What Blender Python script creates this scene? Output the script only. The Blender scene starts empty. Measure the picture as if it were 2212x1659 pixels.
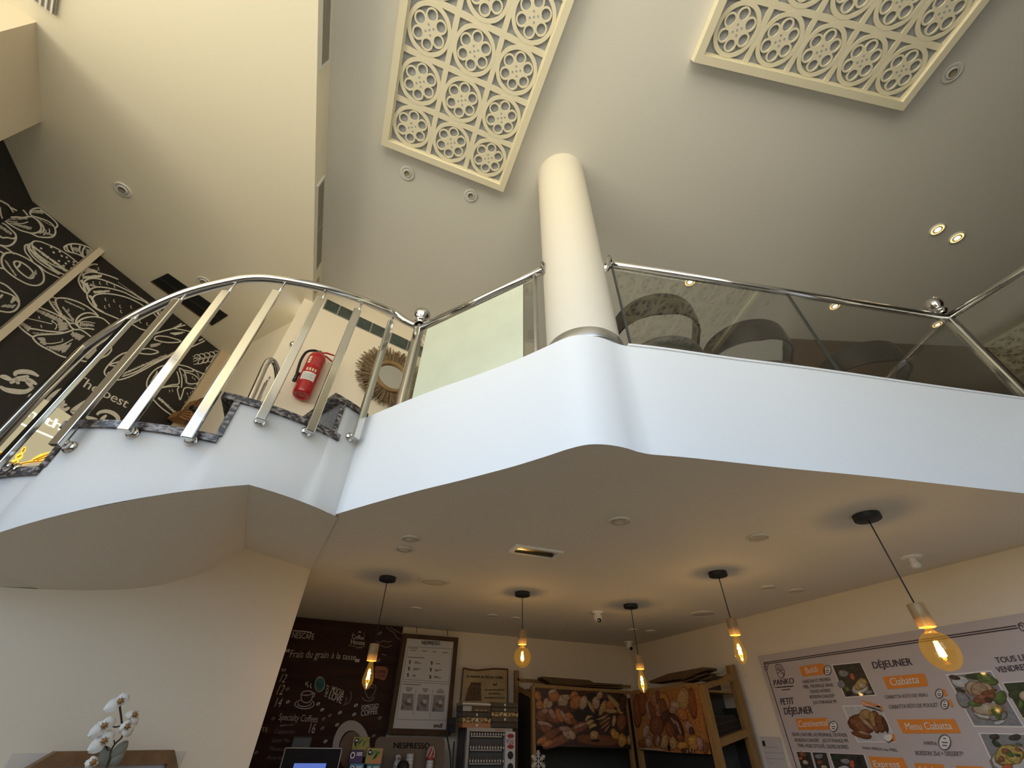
import bpy, bmesh, math, random
from mathutils import Vector, Matrix
random.seed(7)
D = bpy.data; C = bpy.context.scene.collection; PI = math.pi
sc = bpy.context.scene
# ------------------------------------------------------------------ camera
EYE = 1.62                                   # the eye stands 1.62 m over the floor; below, z counts from the eye
PITCH, ROLL, YAW, FPX = math.radians(40.17), math.radians(1.26), math.radians(-20.2), 897.0
W, H = 2212, 1659
_f = Vector((0, math.cos(PITCH), math.sin(PITCH))); _u = Vector((0, -math.sin(PITCH), math.cos(PITCH))); _x = Vector((1, 0, 0))
_r = _x*math.cos(ROLL)+_u*math.sin(ROLL); _u = -_x*math.sin(ROLL)+_u*math.cos(ROLL)
_c, _s = math.cos(YAW), math.sin(YAW)
def _g(v): return Vector((_c*v.x-_s*v.y, _s*v.x+_c*v.y, v.z))
RT, UP, FW = _g(_r), _g(_u), _g(_f)
cd = D.cameras.new('camera'); cam = D.objects.new('camera', cd); C.objects.link(cam)
cam.matrix_world = Matrix(((RT.x, UP.x, -FW.x, 0), (RT.y, UP.y, -FW.y, 0), (RT.z, UP.z, -FW.z, EYE), (0, 0, 0, 1)))
cd.sensor_fit = 'HORIZONTAL'; cd.sensor_width = 36; cd.lens = 36*FPX/W; cd.clip_start = 0.02; cd.clip_end = 100
sc.camera = cam
# ------------------------------------------------------------------ sky, daylight, exposure
wd = D.worlds.new('world'); sc.world = wd; wd.use_nodes = True
nt = wd.node_tree; nt.nodes.clear()
wo = nt.nodes.new('ShaderNodeOutputWorld'); bg = nt.nodes.new('ShaderNodeBackground')
tc = nt.nodes.new('ShaderNodeTexCoord'); sx = nt.nodes.new('ShaderNodeSeparateXYZ'); cr = nt.nodes.new('ShaderNodeValToRGB')
mr = nt.nodes.new('ShaderNodeMapRange'); mr.inputs[1].default_value = -1; mr.inputs[2].default_value = 1
nt.links.new(tc.outputs['Generated'], sx.inputs[0]); nt.links.new(sx.outputs['Z'], mr.inputs[0]); nt.links.new(mr.outputs[0], cr.inputs[0])
e = cr.color_ramp.elements
e[0].position = 0.0; e[0].color = (1.12, 1.0, .76, 1); e[1].position = 1.0; e[1].color = (.42, .60, .90, 1)
for p, c in ((.47, (1.12, 1.0, .76, 1)), (.5, (.5, .5, .48, 1)), (.56, (.48, .59, .76, 1)), (.7, (.54, .70, .95, 1))):
    q = e.new(p); q.color = c
mx_ = nt.nodes.new('ShaderNodeMapRange'); mx_.inputs[1].default_value = -1; mx_.inputs[2].default_value = 1; mx_.inputs[3].default_value = 2.0; mx_.inputs[4].default_value = .6  # surroundings scaled brighter towards the left, added to lift the left ceiling
nt.links.new(sx.outputs['X'], mx_.inputs[0]); vm = nt.nodes.new('ShaderNodeVectorMath'); vm.operation = 'SCALE'; nt.links.new(cr.outputs[0], vm.inputs[0]); nt.links.new(mx_.outputs[0], vm.inputs['Scale'])
nt.links.new(vm.outputs[0], bg.inputs[0]); bg.inputs[1].default_value = 3.2; nt.links.new(bg.outputs[0], wo.inputs[0])
vs = sc.view_settings; vs.view_transform = 'Standard'; vs.look = 'None'; vs.exposure = 0.0; vs.gamma = 1; vs.use_curve_mapping = False
# portals: the daylight that comes through the glass front
def portal(name, x0, x1, z0, z1, y):
    l = D.lights.new(name, 'AREA'); l.shape = 'RECTANGLE'; l.size = x1-x0; l.size_y = z1-z0; l.cycles.is_portal = True
    o = D.objects.new(name, l); C.objects.link(o); o.location = ((x0+x1)/2, y, (z0+z1)/2); o.rotation_euler = (PI/2, 0, 0)
FY = -1.9                                    # the glass front
portal('daylight_portal', -3.2, 1.0, .3, 3.0, FY-.05)
l = D.lights.new('daylight_portal', 'AREA'); l.shape = 'RECTANGLE'; l.size = 2.7; l.size_y = 2.6; l.cycles.is_portal = True
o = D.objects.new('daylight_portal', l); C.objects.link(o); o.location = (-3.3, -.45, 1.7); o.rotation_euler = (PI/2, 0, -PI/2)

# ------------------------------------------------------------------ pixel of the photo -> point on a surface of the room
def ray(x, y): return RT*((x-W/2)/FPX)+UP*(-(y-H/2)/FPX)+FW
def onz(p, z): d = ray(*p); return d*(z/d.z)
def onx(p, x): d = ray(*p); return d*(x/d.x)
def ony(p, y): d = ray(*p); return d*(y/d.y)
class Plane:
    """vertical plane through p (x, y) along direction d; n points to the room (towards the eye)"""
    def __init__(s, p, d):
        s.p = Vector((p[0], p[1], 0)); s.d = Vector((d[0], d[1], 0)).normalized(); s.n = Vector((-s.d.y, s.d.x, 0))
        if s.n.dot(-s.p) < 0: s.n = -s.n
        s.up = Vector((0, 0, 1))
        if s.d.cross(s.up).dot(s.n) < 0: s.d = -s.d
    def __call__(s, p, off=0.0):
        r = ray(*p); q = s.p+s.n*off; return r*(q.dot(s.n)/r.dot(s.n))
    def off(s, o): q = s.p+s.n*o; return Plane((q.x, q.y), (s.d.x, s.d.y))
def zoom(ox, oy, s): return lambda p: (ox+p[0]/s, oy+p[1]/s)

# ------------------------------------------------------------------ materials
MATS = {}
def mat(name, col, rough=.5, metal=0.0, noise=0.0, scale=20.0, bump=0.0, bscale=200.0, col2=None, emit=None, estr=0.0, spec=None, kind='noise', trans=0.0, stretch=None, coat=0.0, sharp=False):
    if name in MATS: return MATS[name]
    m = D.materials.new(name); m.use_nodes = True; n = m.node_tree.nodes; L = m.node_tree.links; b = n['Principled BSDF']
    b.inputs['Base Color'].default_value = (*col, 1); b.inputs['Roughness'].default_value = rough; b.inputs['Metallic'].default_value = metal
    if spec is not None: b.inputs['Specular IOR Level'].default_value = spec
    if trans: b.inputs['Transmission Weight'].default_value = trans
    if coat: b.inputs['Coat Weight'].default_value = coat
    t = n.new('ShaderNodeTexCoord'); mp = n.new('ShaderNodeMapping'); L.new(t.outputs['Object'], mp.inputs[0])
    if stretch: mp.inputs['Scale'].default_value = stretch
    if noise or col2:
        if kind == 'voronoi':
            tx = n.new('ShaderNodeTexVoronoi'); out = tx.outputs['Distance']
        elif kind == 'wave':
            tx = n.new('ShaderNodeTexWave'); tx.inputs['Distortion'].default_value = 6; tx.inputs['Detail'].default_value = 3; out = tx.outputs['Fac']
        else:
            tx = n.new('ShaderNodeTexNoise'); tx.inputs['Detail'].default_value = 6; out = tx.outputs['Fac']
        tx.inputs['Scale'].default_value = scale; L.new(mp.outputs[0], tx.inputs['Vector'])
        r = n.new('ShaderNodeValToRGB'); L.new(out, r.inputs[0])
        c2 = col2 or tuple(max(0, c*(1-noise)) for c in col)
        r.color_ramp.elements[0].position = .3 if not sharp else .47; r.color_ramp.elements[0].color = (*c2, 1); r.color_ramp.elements[1].position = .7 if not sharp else .60; r.color_ramp.elements[1].color = (*col, 1)
        if kind == 'marble':
            pass
        L.new(r.outputs[0], b.inputs['Base Color'])
    if bump:
        tb = n.new('ShaderNodeTexNoise'); tb.inputs['Scale'].default_value = bscale; tb.inputs['Detail'].default_value = 3; L.new(mp.outputs[0], tb.inputs['Vector'])
        bp = n.new('ShaderNodeBump'); bp.inputs['Strength'].default_value = bump; bp.inputs['Distance'].default_value = .002; L.new(tb.outputs['Fac'], bp.inputs['Height']); L.new(bp.outputs[0], b.inputs['Normal'])
    if emit:
        b.inputs['Emission Color'].default_value = (*emit, 1); b.inputs['Emission Strength'].default_value = estr
    MATS[name] = m; return m
def glassmat(name, tint, gloss=(1, 1, 1), ior=1.5, rough=0.0):
    if name in MATS: return MATS[name]
    m = D.materials.new(name); m.use_nodes = True; n = m.node_tree.nodes; L = m.node_tree.links; n.clear()
    o = n.new('ShaderNodeOutputMaterial'); mx = n.new('ShaderNodeMixShader'); lw = n.new('ShaderNodeLayerWeight'); lw.inputs[0].default_value = .5
    pw = n.new('ShaderNodeMath'); pw.operation = 'POWER'; pw.inputs[1].default_value = 5; fr = n.new('ShaderNodeMapRange'); f0 = ((ior-1)/(ior+1))**2; fr.inputs[3].default_value = f0; fr.inputs[4].default_value = 1.0
    L.new(lw.outputs['Facing'], pw.inputs[0]); L.new(pw.outputs[0], fr.inputs[0])
    t = n.new('ShaderNodeBsdfTransparent'); t.inputs[0].default_value = (*tint, 1); g = n.new('ShaderNodeBsdfGlossy'); g.inputs[0].default_value = (*gloss, 1); g.inputs[1].default_value = rough
    L.new(fr.outputs[0], mx.inputs[0]); L.new(t.outputs[0], mx.inputs[1]); L.new(g.outputs[0], mx.inputs[2]); L.new(mx.outputs[0], o.inputs[0])
    MATS[name] = m; return m
PAINT = mat('white_paint_sky_tint', (.765, .79, .815), .55, bump=.06, bscale=90)  # white with the blue of the sky light mixed into its colour
CEILP = mat('ceiling_paint', (.72, .705, .66), .75, bump=.05, bscale=120)
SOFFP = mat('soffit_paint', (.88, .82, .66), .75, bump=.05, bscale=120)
COLP = mat('column_paint', (.70, .65, .55), .55, bump=.05, bscale=90)
STAIRP = mat('stair_paint', (.61, .605, .59), .6, bump=.25, bscale=14)
UPW = mat('upper_wall_lit_cream', (.86, .76, .60), .7, bump=.08, bscale=120)  # cream lightened in place of the glow of a spotlight not built
CREAM = mat('cream_paint', (.74, .645, .49), .7, bump=.08, bscale=120)
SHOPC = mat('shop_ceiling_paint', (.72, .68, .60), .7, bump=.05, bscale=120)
BROWNW = mat('brown_wall', (.13, .085, .05), .6, noise=.3, scale=6)
FLOORM = mat('floor_tile', (.42, .36, .28), .35, noise=.12, scale=3)
CHROME = mat('polished_steel', (.66, .65, .63), .13, 1.0)
BRUSH = mat('brushed_steel', (.62, .63, .64), .3, 1.0, noise=.15, scale=30, stretch=(1, 1, 20))
MARBLE = mat('dark_marble', (.26, .225, .21), .3, col2=(.028, .022, .021), scale=42, noise=.5, stretch=(1, 1, 2), sharp=True)
BLACK = mat('matt_black', (.012, .012, .012), .6)
BLACKG = mat('gloss_black', (.015, .015, .017), .12)
WHITE = mat('white_plastic', (.78, .77, .74), .4)
LATT = mat('lattice_cream', (.80, .74, .56), .5)
BACK = mat('lattice_backing', (.40, .42, .46), .6, noise=.15, scale=8)
WOOD = mat('light_wood', (.52, .33, .15), .45, noise=.35, scale=9, stretch=(8, 8, 1))
SOCK = mat('beech_wood', (.36, .215, .085), .5, noise=.3, scale=16, stretch=(6, 6, 1))
RACKW = mat('rack_wood', (.30, .165, .05), .45, noise=.3, scale=9, stretch=(6, 6, 1))
GLASSR = glassmat('balustrade_glass', (.86, .87, .85), ior=1.72)
GLASSB = glassmat('amber_glass', (1.0, .85, .50), (1, .85, .55), 1.6)
_n = GLASSB.node_tree; _e = _n.nodes.new('ShaderNodeEmission'); _e.inputs[0].default_value = (1, .52, .10, 1); _e.inputs[1].default_value = .07; _a = _n.nodes.new('ShaderNodeAddShader')
_o = [q for q in _n.nodes if q.type == 'OUTPUT_MATERIAL'][0]; _m = [q for q in _n.nodes if q.type == 'MIX_SHADER'][0]
_n.links.new(_m.outputs[0], _a.inputs[0]); _n.links.new(_e.outputs[0], _a.inputs[1]); _n.links.new(_a.outputs[0], _o.inputs[0])
GLASSC = glassmat('window_glass', (.97, .98, .98), ior=1.15)
FROST = mat('frosted_film', (.62, .66, .52), .25, noise=.10, scale=5)
ALU = mat('dark_aluminium', (.12, .12, .12), .4, .6)

# ------------------------------------------------------------------ mesh building
class MB:
    def __init__(s): s.bm = bmesh.new(); s.mats = []
    def mi(s, m):
        if m not in s.mats: s.mats.append(m)
        return s.mats.index(m)
    def poly(s, pts, m, smooth=False):
        vs_ = [s.bm.verts.new(p) for p in pts]
        try: f = s.bm.faces.new(vs_)
        except ValueError: return None
        f.material_index = s.mi(m); f.smooth = smooth; return f
    def prism(s, pts, vec, m):
        """polygon pts extruded by vec"""
        vec = Vector(vec); k = s.mi(m); a = [s.bm.verts.new(p) for p in pts]; b = [s.bm.verts.new(Vector(p)+vec) for p in pts]; n = len(pts)
        for f in ([a[::-1], b]+[[a[i], a[(i+1) % n], b[(i+1) % n], b[i]] for i in range(n)]):
            try: q = s.bm.faces.new(f); q.material_index = k
            except ValueError: pass
    def box(s, c, sz, m, rz=0.0, bev=0.0, axes=None):
        c = Vector(c); hx, hy, hz = sz[0]/2, sz[1]/2, sz[2]/2
        if axes: ax = axes
        else: ax = (Vector((math.cos(rz), math.sin(rz), 0)), Vector((-math.sin(rz), math.cos(rz), 0)), Vector((0, 0, 1)))
        vv = [s.bm.verts.new(c+ax[0]*hx*i+ax[1]*hy*j+ax[2]*hz*k) for i in (-1, 1) for j in (-1, 1) for k in (-1, 1)]
        k = s.mi(m); fs = []
        for f in ((0, 1, 3, 2), (4, 6, 7, 5), (0, 4, 5, 1), (2, 3, 7, 6), (0, 2, 6, 4), (1, 5, 7, 3)):
            q = s.bm.faces.new([vv[i] for i in f]); q.material_index = k; fs.append(q)
        if bev:
            es = list({ed for f in fs for ed in f.edges})
            bmesh.ops.bevel(s.bm, geom=es, offset=bev, segments=2, affect='EDGES', profile=.5, material=-1)
    def tube(s, path, r, m, seg=12, cap=True, closed=False):
        path = [Vector(p) for p in path]; n = len(path); k = s.mi(m); rings = []
        rad = r if isinstance(r, (list, tuple)) else [r]*n
        N = None
        for i in range(n):
            t = (path[(i+1) % n] if (closed or i < n-1) else path[i])-(path[i-1] if (closed or i) else path[i]); t.normalize()
            if N is None:
                N = t.orthogonal().normalized()
            else:
                N = (N-t*N.dot(t)); N = N.normalized() if N.length > 1e-6 else t.orthogonal().normalized()
            B = t.cross(N)
            rings.append([s.bm.verts.new(path[i]+(N*math.cos(a)+B*math.sin(a))*rad[i]) for a in (2*PI*j/seg for j in range(seg))])
        for i in range(n if closed else n-1):
            a, b = rings[i], rings[(i+1) % n]
            for j in range(seg):
                f = s.bm.faces.new((a[j], a[(j+1) % seg], b[(j+1) % seg], b[j])); f.smooth = True; f.material_index = k
        if cap and not closed:
            for rg in (rings[0][::-1], rings[-1]):
                f = s.bm.faces.new(rg); f.material_index = k
    def lathe(s, prof, o, m, axis=(0, 0, 1), seg=24, xr=None, arc=2*PI, mats=None):
        """profile [(radius, height)] turned about axis through o"""
        o = Vector(o); ax = Vector(axis).normalized(); X = Vector(xr).normalized() if xr else ax.orthogonal().normalized(); Y = ax.cross(X); k = s.mi(m)
        full = arc > 2*PI-1e-4; ns = seg if full else seg+1; rings = []
        for (r, h) in prof:
            if r < 1e-6: rings.append([s.bm.verts.new(o+ax*h)])
            else: rings.append([s.bm.verts.new(o+ax*h+(X*math.cos(arc*j/seg)+Y*math.sin(arc*j/seg))*r) for j in range(ns)])
        for i in range(len(rings)-1):
            a, b = rings[i], rings[i+1]; kk = s.mi(mats[i]) if mats else k
            for j in range(seg):
                j2 = (j+1) % ns if full else j+1
                if len(a) == 1 and len(b) == 1: continue
                if len(a) == 1: q = (a[0], b[j2], b[j])
                elif len(b) == 1: q = (a[j], a[j2], b[0])
                else: q = (a[j], a[j2], b[j2], b[j])
                f = s.bm.faces.new(q); f.smooth = True; f.material_index = kk
    def ell(s, c, X, Y, Z, m, seg=14, rg=8):
        """ellipsoid with half axes X, Y, Z"""
        c, X, Y, Z = map(Vector, (c, X, Y, Z)); k = s.mi(m); rows = []
        for i in range(rg+1):
            t = PI*i/rg
            if i in (0, rg): rows.append([s.bm.verts.new(c+Z*math.cos(t))])
            else: rows.append([s.bm.verts.new(c+Z*math.cos(t)+(X*math.cos(2*PI*j/seg)+Y*math.sin(2*PI*j/seg))*math.sin(t)) for j in range(seg)])
        for i in range(rg):
            a, b = rows[i], rows[i+1]
            for j in range(seg):
                j2 = (j+1) % seg
                q = (a[0], b[j], b[j2]) if len(a) == 1 else (a[j], b[0], a[j2]) if len(b) == 1 else (a[j], b[j], b[j2], a[j2])
                f = s.bm.faces.new(q); f.smooth = True; f.material_index = k
    def disc(s, c, X, Y, m, seg=18, r0=0.0):
        c, X, Y = Vector(c), Vector(X), Vector(Y)
        o = [c+X*math.cos(2*PI*j/seg)+Y*math.sin(2*PI*j/seg) for j in range(seg)]
        if r0 <= 0: s.poly(o, m)
        else:
            i_ = [c+(q-c)*r0 for q in o]
            for j in range(seg): s.poly((o[j], o[(j+1) % seg], i_[(j+1) % seg], i_[j]), m)
    def stroke(s, pts, w, nrm, m, smooth=3, taper=False):
        """flat painted line along pts on a surface of normal nrm"""
        pts = crom([Vector(p) for p in pts], smooth) if smooth > 1 and len(pts) > 2 else [Vector(p) for p in pts]
        L, R = [], []; n = len(pts)
        for i in range(n):
            t = pts[min(i+1, n-1)]-pts[max(i-1, 0)]
            if t.length < 1e-9: t = Vector((1, 0, 0))
            sd = nrm.cross(t).normalized()*(w/2)
            if taper: sd *= .35+.65*math.sin(PI*(i+.3)/(n-.4))
            L.append(s.bm.verts.new(pts[i]+sd)); R.append(s.bm.verts.new(pts[i]-sd))
        k = s.mi(m)
        for i in range(n-1):
            f = s.bm.faces.new((L[i], R[i], R[i+1], L[i+1])); f.material_index = k
    def build(s, name, parent=None, origin=None, sub=0, recalc=True):
        if recalc: bmesh.ops.recalc_face_normals(s.bm, faces=s.bm.faces[:])
        o = None
        if parent is not None: o = wpos(parent)
        elif origin is not None: o = Vector(origin)
        me = D.meshes.new(name)
        if origin is not None and parent is not None: o2 = Vector(origin)
        else: o2 = o if o is not None else Vector((0, 0, 0))
        bmesh.ops.translate(s.bm, verts=s.bm.verts[:], vec=-o2)
        s.bm.to_mesh(me); s.bm.free()
        for m in s.mats: me.materials.append(m)
        ob = D.objects.new(name, me); C.objects.link(ob)
        if parent is not None: ob.parent = parent; ob.location = o2-o
        else: ob.location = o2
        if sub:
            md = ob.modifiers.new('sub', 'SUBSURF'); md.levels = sub; md.render_levels = sub
        return ob
def wpos(o):
    v = Vector((0, 0, 0))
    while o is not None: v += o.location; o = o.parent
    return v
def crom(P, k):
    out = []
    for i in range(len(P)-1):
        a, b, c, d = P[max(i-1, 0)], P[i], P[i+1], P[min(i+2, len(P)-1)]
        for j in range(k):
            t = j/k; out.append(.5*((2*b)+(c-a)*t+(2*a-5*b+4*c-d)*t*t+(3*b-a-3*c+d)*t**3))
    out.append(P[-1]); return out
def thing(name, label, cat, loc, group=None):
    o = D.objects.new(name, None); C.objects.link(o); o.location = loc; o.empty_display_size = .1
    return tag(o, label, cat, group)
def tag(o, label, cat, group=None):
    o['label'] = label; o['category'] = cat
    if group: o['group'] = group
    return o
def struct(o): o['kind'] = 'structure'; return o
def dup(root, loc, label=None, group=None):
    r = root.copy(); C.objects.link(r); r.location = loc
    if label: r['label'] = label
    if group: r['group'] = group
    for ch in list(root.children):
        c = ch.copy(); C.objects.link(c); c.parent = r
        for g in list(ch.children):
            d = g.copy(); C.objects.link(d); d.parent = c
    return r
# lettering ---------------------------------------------------------
_txt = {}
def glyphs(s):
    if s not in _txt:
        cu = D.curves.new('lettering', 'FONT'); cu.body = s; cu.resolution_u = 3
        ob = D.objects.new('lettering', cu); C.objects.link(ob)
        dg = bpy.context.evaluated_depsgraph_get(); dg.update(); me = D.meshes.new_from_object(ob.evaluated_get(dg), depsgraph=dg)
        vs_ = [v.co.copy() for v in me.vertices]; fs = [tuple(p.vertices) for p in me.polygons]
        D.objects.remove(ob); D.curves.remove(cu); D.meshes.remove(me); _txt[s] = (vs_, fs)
    return _txt[s]
def text(mb, s, a, b, top, m, shear=0.0, lift=None, bold=0.0):
    """letters s with their baseline from point a to point b; top = the point over a that the capitals reach"""
    vs_, fs = glyphs(s)
    if not vs_: return
    a, b, top = Vector(a), Vector(b), Vector(top); x0 = min(v.x for v in vs_); x1 = max(v.x for v in vs_)
    X = (b-a)/(x1-x0); Y = (top-a)/.69; lift = lift or Vector((0, 0, 0)); k = mb.mi(m)
    N = X.cross(Y).normalized()
    if N.dot(-a) < 0: N = -N
    offs = [Vector((0, 0, 0))]+([X*bold+N*.0003, -X*bold+N*.0006] if bold else [])
    for of in offs:
        nv = [mb.bm.verts.new(a+lift+of+X*(v.x-x0+shear*v.y)+Y*v.y) for v in vs_]
        for f in fs:
            try: q = mb.bm.faces.new([nv[i] for i in f]); q.material_index = k
            except ValueError: pass
# ================================================================== the room
CZ, SZ, LZ, MZ, GZ = 3.32, 3.05, .78, 1.335, -EYE       # ceiling, lower soffit, shop ceiling, mezzanine top, floor
V = Vector
def pz(pts, z): return [V((p[0], p[1], z)) for p in pts]
def st_prism(name, pts, z0, z1, m):
    b = MB(); b.prism(pz(pts, z0), (0, 0, z1-z0), m); c = sum((V((p[0], p[1], 0)) for p in pts), V())/len(pts)
    return struct(b.build(name, origin=(c.x, c.y, z0)))
def st_wall(name, a, b_, z0, z1, m, th=.1, side=1):
    """wall with its visible face from a to b_, thick to the side away from the eye"""
    p = Plane(a, (b_[0]-a[0], b_[1]-a[1])); w = -p.n*th
    return st_prism(name, [a, b_, (b_[0]+w.x, b_[1]+w.y), (a[0]+w.x, a[1]+w.y)], z0, z1, m)
RX, BY = 3.2, 4.67                                       # right wall and back wall of the shop
st_prism('floor', [(-3.6, FY-.3), (7.4, FY-.3), (7.4, 5.6), (-3.6, 5.6)], GZ-.1, GZ, FLOORM)
st_prism('ceiling', [(-.9, FY-.1), (7.3, FY-.1), (7.3, 5.5), (-.9, 5.5)], CZ, CZ+.12, CEILP)
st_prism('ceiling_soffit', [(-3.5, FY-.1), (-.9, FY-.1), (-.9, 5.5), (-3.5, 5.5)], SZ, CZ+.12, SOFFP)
st_wall('wall_back', (-.45, BY), (RX+.1, BY), GZ, LZ+.02, CREAM)
st_wall('wall_right', (RX, BY+.1), (RX, FY), GZ, LZ+.02, CREAM)
GW = Plane((-.92, 2.98), (.967, .256))                   # mezzanine wall with the glass blocks
st_wall('wall_upper_back', (-.25, 3.157), (-.92+.967*6.4, 2.98+.256*6.4), MZ, CZ, UPW)
st_wall('wall_upper_back_stair', (-.97, 2.967), (-.25, 3.157), MZ-1.2, CZ, UPW)
st_wall('wall_upper_right', (7.2, 5.4), (7.2, FY), LZ, CZ, BROWNW)
st_wall('wall_upper_front', (3.12, FY), (7.2, FY), LZ, CZ, BROWNW)  # unseen, kept solid so that the right mezzanine stays dark
PW = Plane((3.86, 1.85), (.948, -.316)); a0 = V((3.86, 1.85, 0))
st_prism('partition_wall', [(3.86, 1.85), (6.9, .837), (6.95, .98), (3.91, 1.99)], MZ, CZ, BROWNW)
# left side: side wall, pillar, black wall, mural wall, short wall
st_wall('wall_left', (-3.2, FY), (-3.2, 1.2), GZ, .4, CREAM)
st_wall('wall_left_end', (-3.2, .9), (-3.2, 2.3), .4, SZ, CREAM)
st_prism('pillar', [(-2.404, 1.434), (-2.604, 2.049), (-3.2, 2.0), (-3.2, 1.08)], GZ, SZ, CREAM)
MU = Plane((-1.753, 4.118), (-1.169, -1.364))            # mural wall
BLACKW = mat('black_wallpaper', (.018, .016, .014), .55, noise=.2, scale=4)
st_wall('wall_left_mural', (-1.753, 4.118), (-2.922, 2.754), GZ, SZ, BLACKW)
BW = Plane((-2.922, 2.754), (.02, -.7))
st_wall('wall_left_black', (-2.922, 2.754), (-2.895, 2.0), GZ, SZ, BLACKW)
W2 = Plane((-.982, 3.191), (-.771, .927))
st_wall('wall_left_short', (-1.0, 3.21), (-1.753, 4.118), GZ, SZ, UPW)
# ---- mezzanine slab with its bulging white edge
EDGE = [(-.11, 2.07), (.03, 1.885), (.2, 1.672), (.35, 1.50), (.485, 1.336), (.545, 1.255), (.592, 1.188), (.632, 1.128), (.675, 1.080), (.72, 1.056), (.77, 1.045),
        (.82, 1.043), (.87, 1.048), (.92, 1.046), (.97, 1.034), (1.1, 1.004), (1.45, .935), (1.83, .852), (2.45, .732), (3.1, .60)]
edge = crom([V((p[0], p[1], 0)) for p in EDGE], 3)
mb = MB(); out = [(p.x, p.y) for p in edge]+[(3.1, FY), (7.25, FY), (7.25, 5.45), (-.33, 5.45), (-.33, 4.67), (-.209, 3.031), (-.19, 2.8)]
n = len(out); k0 = mb.mi(PAINT); k1 = mb.mi(SHOPC)
lo = [mb.bm.verts.new((x, y, LZ)) for x, y in out]; hi = [mb.bm.verts.new((x, y, MZ)) for x, y in out]
for i in range(n):
    f = mb.bm.faces.new((lo[i], lo[(i+1) % n], hi[(i+1) % n], hi[i])); f.material_index = k0
    if i < len(edge)-1 : f.smooth = True
f = mb.bm.faces.new(hi); f.material_index = k0; f = mb.bm.faces.new(lo[::-1]); f.material_index = k1
o = struct(mb.build('mezzanine_slab', origin=(2.5, 2.5, LZ)))
for q in (o,):
    q.data.set_sharp_from_angle(angle=math.radians(40))
# thin capping along the edge
mb = MB()
ln = [p for p in edge if p.x > .93]
for i in range(len(ln)-1):
    a, b = ln[i], ln[i+1]; nn = V((b.y-a.y, -(b.x-a.x), 0)).normalized()
    mb.prism([a+nn*.006+V((0, 0, MZ)), b+nn*.006+V((0, 0, MZ)), b-nn*.05+V((0, 0, MZ)), a-nn*.05+V((0, 0, MZ))], (0, 0, .012), PAINT)
struct(mb.build('trim_2', origin=(2, .8, MZ)))
# ---- lower left wall under the stair
LW = Plane((-.209, 3.031), (-.35, -.288))
top = [(-.209, 3.031, .775), (-.559, 2.743, .775), (-.622, 2.691, .671), (-.687, 2.638, .592), (-.791, 2.552, .512), (-.879, 2.48, .467), (-.974, 2.402, .434), (-1.083, 2.312, .406), (-1.181, 2.231, .386), (-1.7, 1.804, .25), (-2.2, 1.393, .1)]
mb = MB(); fr = [V((top[0][0], top[0][1], GZ))]+[V(p) for p in top]+[V((-2.2, 1.393, GZ))]
mb.prism(fr, -LW.n*.06, CREAM); struct(mb.build('wall_left_lower', origin=(-1, 2.4, GZ)))
st_prism('wall_left_lower_return', [(-.209, 3.031), (-.33, 4.67), (-.43, 4.67), (-.29, 2.98)], GZ, LZ, CREAM)

# ---- stair body: white cheek, soffit
SC, SR = V((-.735, 2.766, 0)), .935
def sp(th, r, z): t = math.radians(th); return V((SC.x+math.cos(t)*r, SC.y+math.sin(t)*r, z))
def soff(th): return .772 if th > -73 else .772-.0069*(-73-th)
STEPS = [(-58, -47.5, 1.367), (-85, -56, 1.155), (-117.2, -85, .943), (-148, -117.2, .735), (-178, -148, .52), (-208, -178, .31)]
TT = .034
stair = thing('staircase', 'curved white staircase with dark marble treads winding down from the mezzanine', 'staircase', (SC.x, SC.y, GZ))
mb = MB(); k = mb.mi(STAIRP)
for i, (a, b, z) in enumerate(STEPS):
    if i == 1: a2, b2 = a, -58
    elif i == 0: a2, b2 = -58, -48
    else: a2, b2 = a, b
    ns = max(3, int((b2-a2)/3))
    for j in range(ns):
        t0, t1 = a2+(b2-a2)*j/ns, a2+(b2-a2)*(j+1)/ns; zt = z-TT
        q = [mb.bm.verts.new(sp(t0, SR, soff(t0))), mb.bm.verts.new(sp(t1, SR, soff(t1))), mb.bm.verts.new(sp(t1, SR, zt)), mb.bm.verts.new(sp(t0, SR, zt))]
        f = mb.bm.faces.new(q); f.material_index = k; f.smooth = True
        q = [mb.bm.verts.new(p) for p in (sp(t0, SR, zt), sp(t1, SR, zt), sp(t1, .12, zt), sp(t0, .12, zt))]
        f = mb.bm.faces.new(q); f.material_index = k
    # end of the step body under the next riser
    q = [mb.bm.verts.new(p) for p in (sp(a2, SR, soff(a2)), sp(a2, SR, z-TT), sp(a2, .12, z-TT), sp(a2, .12, soff(a2)))]
    f = mb.bm.faces.new(q); f.material_index = k
bmesh.ops.remove_doubles(mb.bm, verts=mb.bm.verts[:], dist=.0005)
st_body = mb.build('stringer', stair)
# soffit: ruled between the foot of the cheek and the wall below
mb = MB(); k = mb.mi(SHOPC)
wl = [(-7, .775), (-20, .73), (-33, .671), (-69, .592), (-104.7, .512), (-116.7, .467), (-123.2, .434), (-127.5, .406), (-129.8, .386), (-132.5, .30), (-135, .2)]
wp = [V(p) for p in top[1:]]
o1 = [sp(-73, SR, soff(-73))]*4+[sp(-98, SR, soff(-98)), sp(-112, SR, soff(-112)), sp(-120, SR, soff(-120)), sp(-124, SR, soff(-124)), sp(-128, SR, soff(-128)), sp(-145, SR, soff(-145))]
o1 = [sp(-73, SR, soff(-73)), sp(-75, SR, soff(-75)), sp(-79, SR, soff(-79)), sp(-89, SR, soff(-89)), sp(-104.7, SR, soff(-104.7)), sp(-116.7, SR, soff(-116.7)), sp(-123.2, SR, soff(-123.2)), sp(-127.5, SR, soff(-127.5)), sp(-134, SR, soff(-134)), sp(-160, SR, soff(-160))]
A = crom(o1, 6); B = crom(wp, 6); m_ = min(len(A), len(B)); rows = 8
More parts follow.
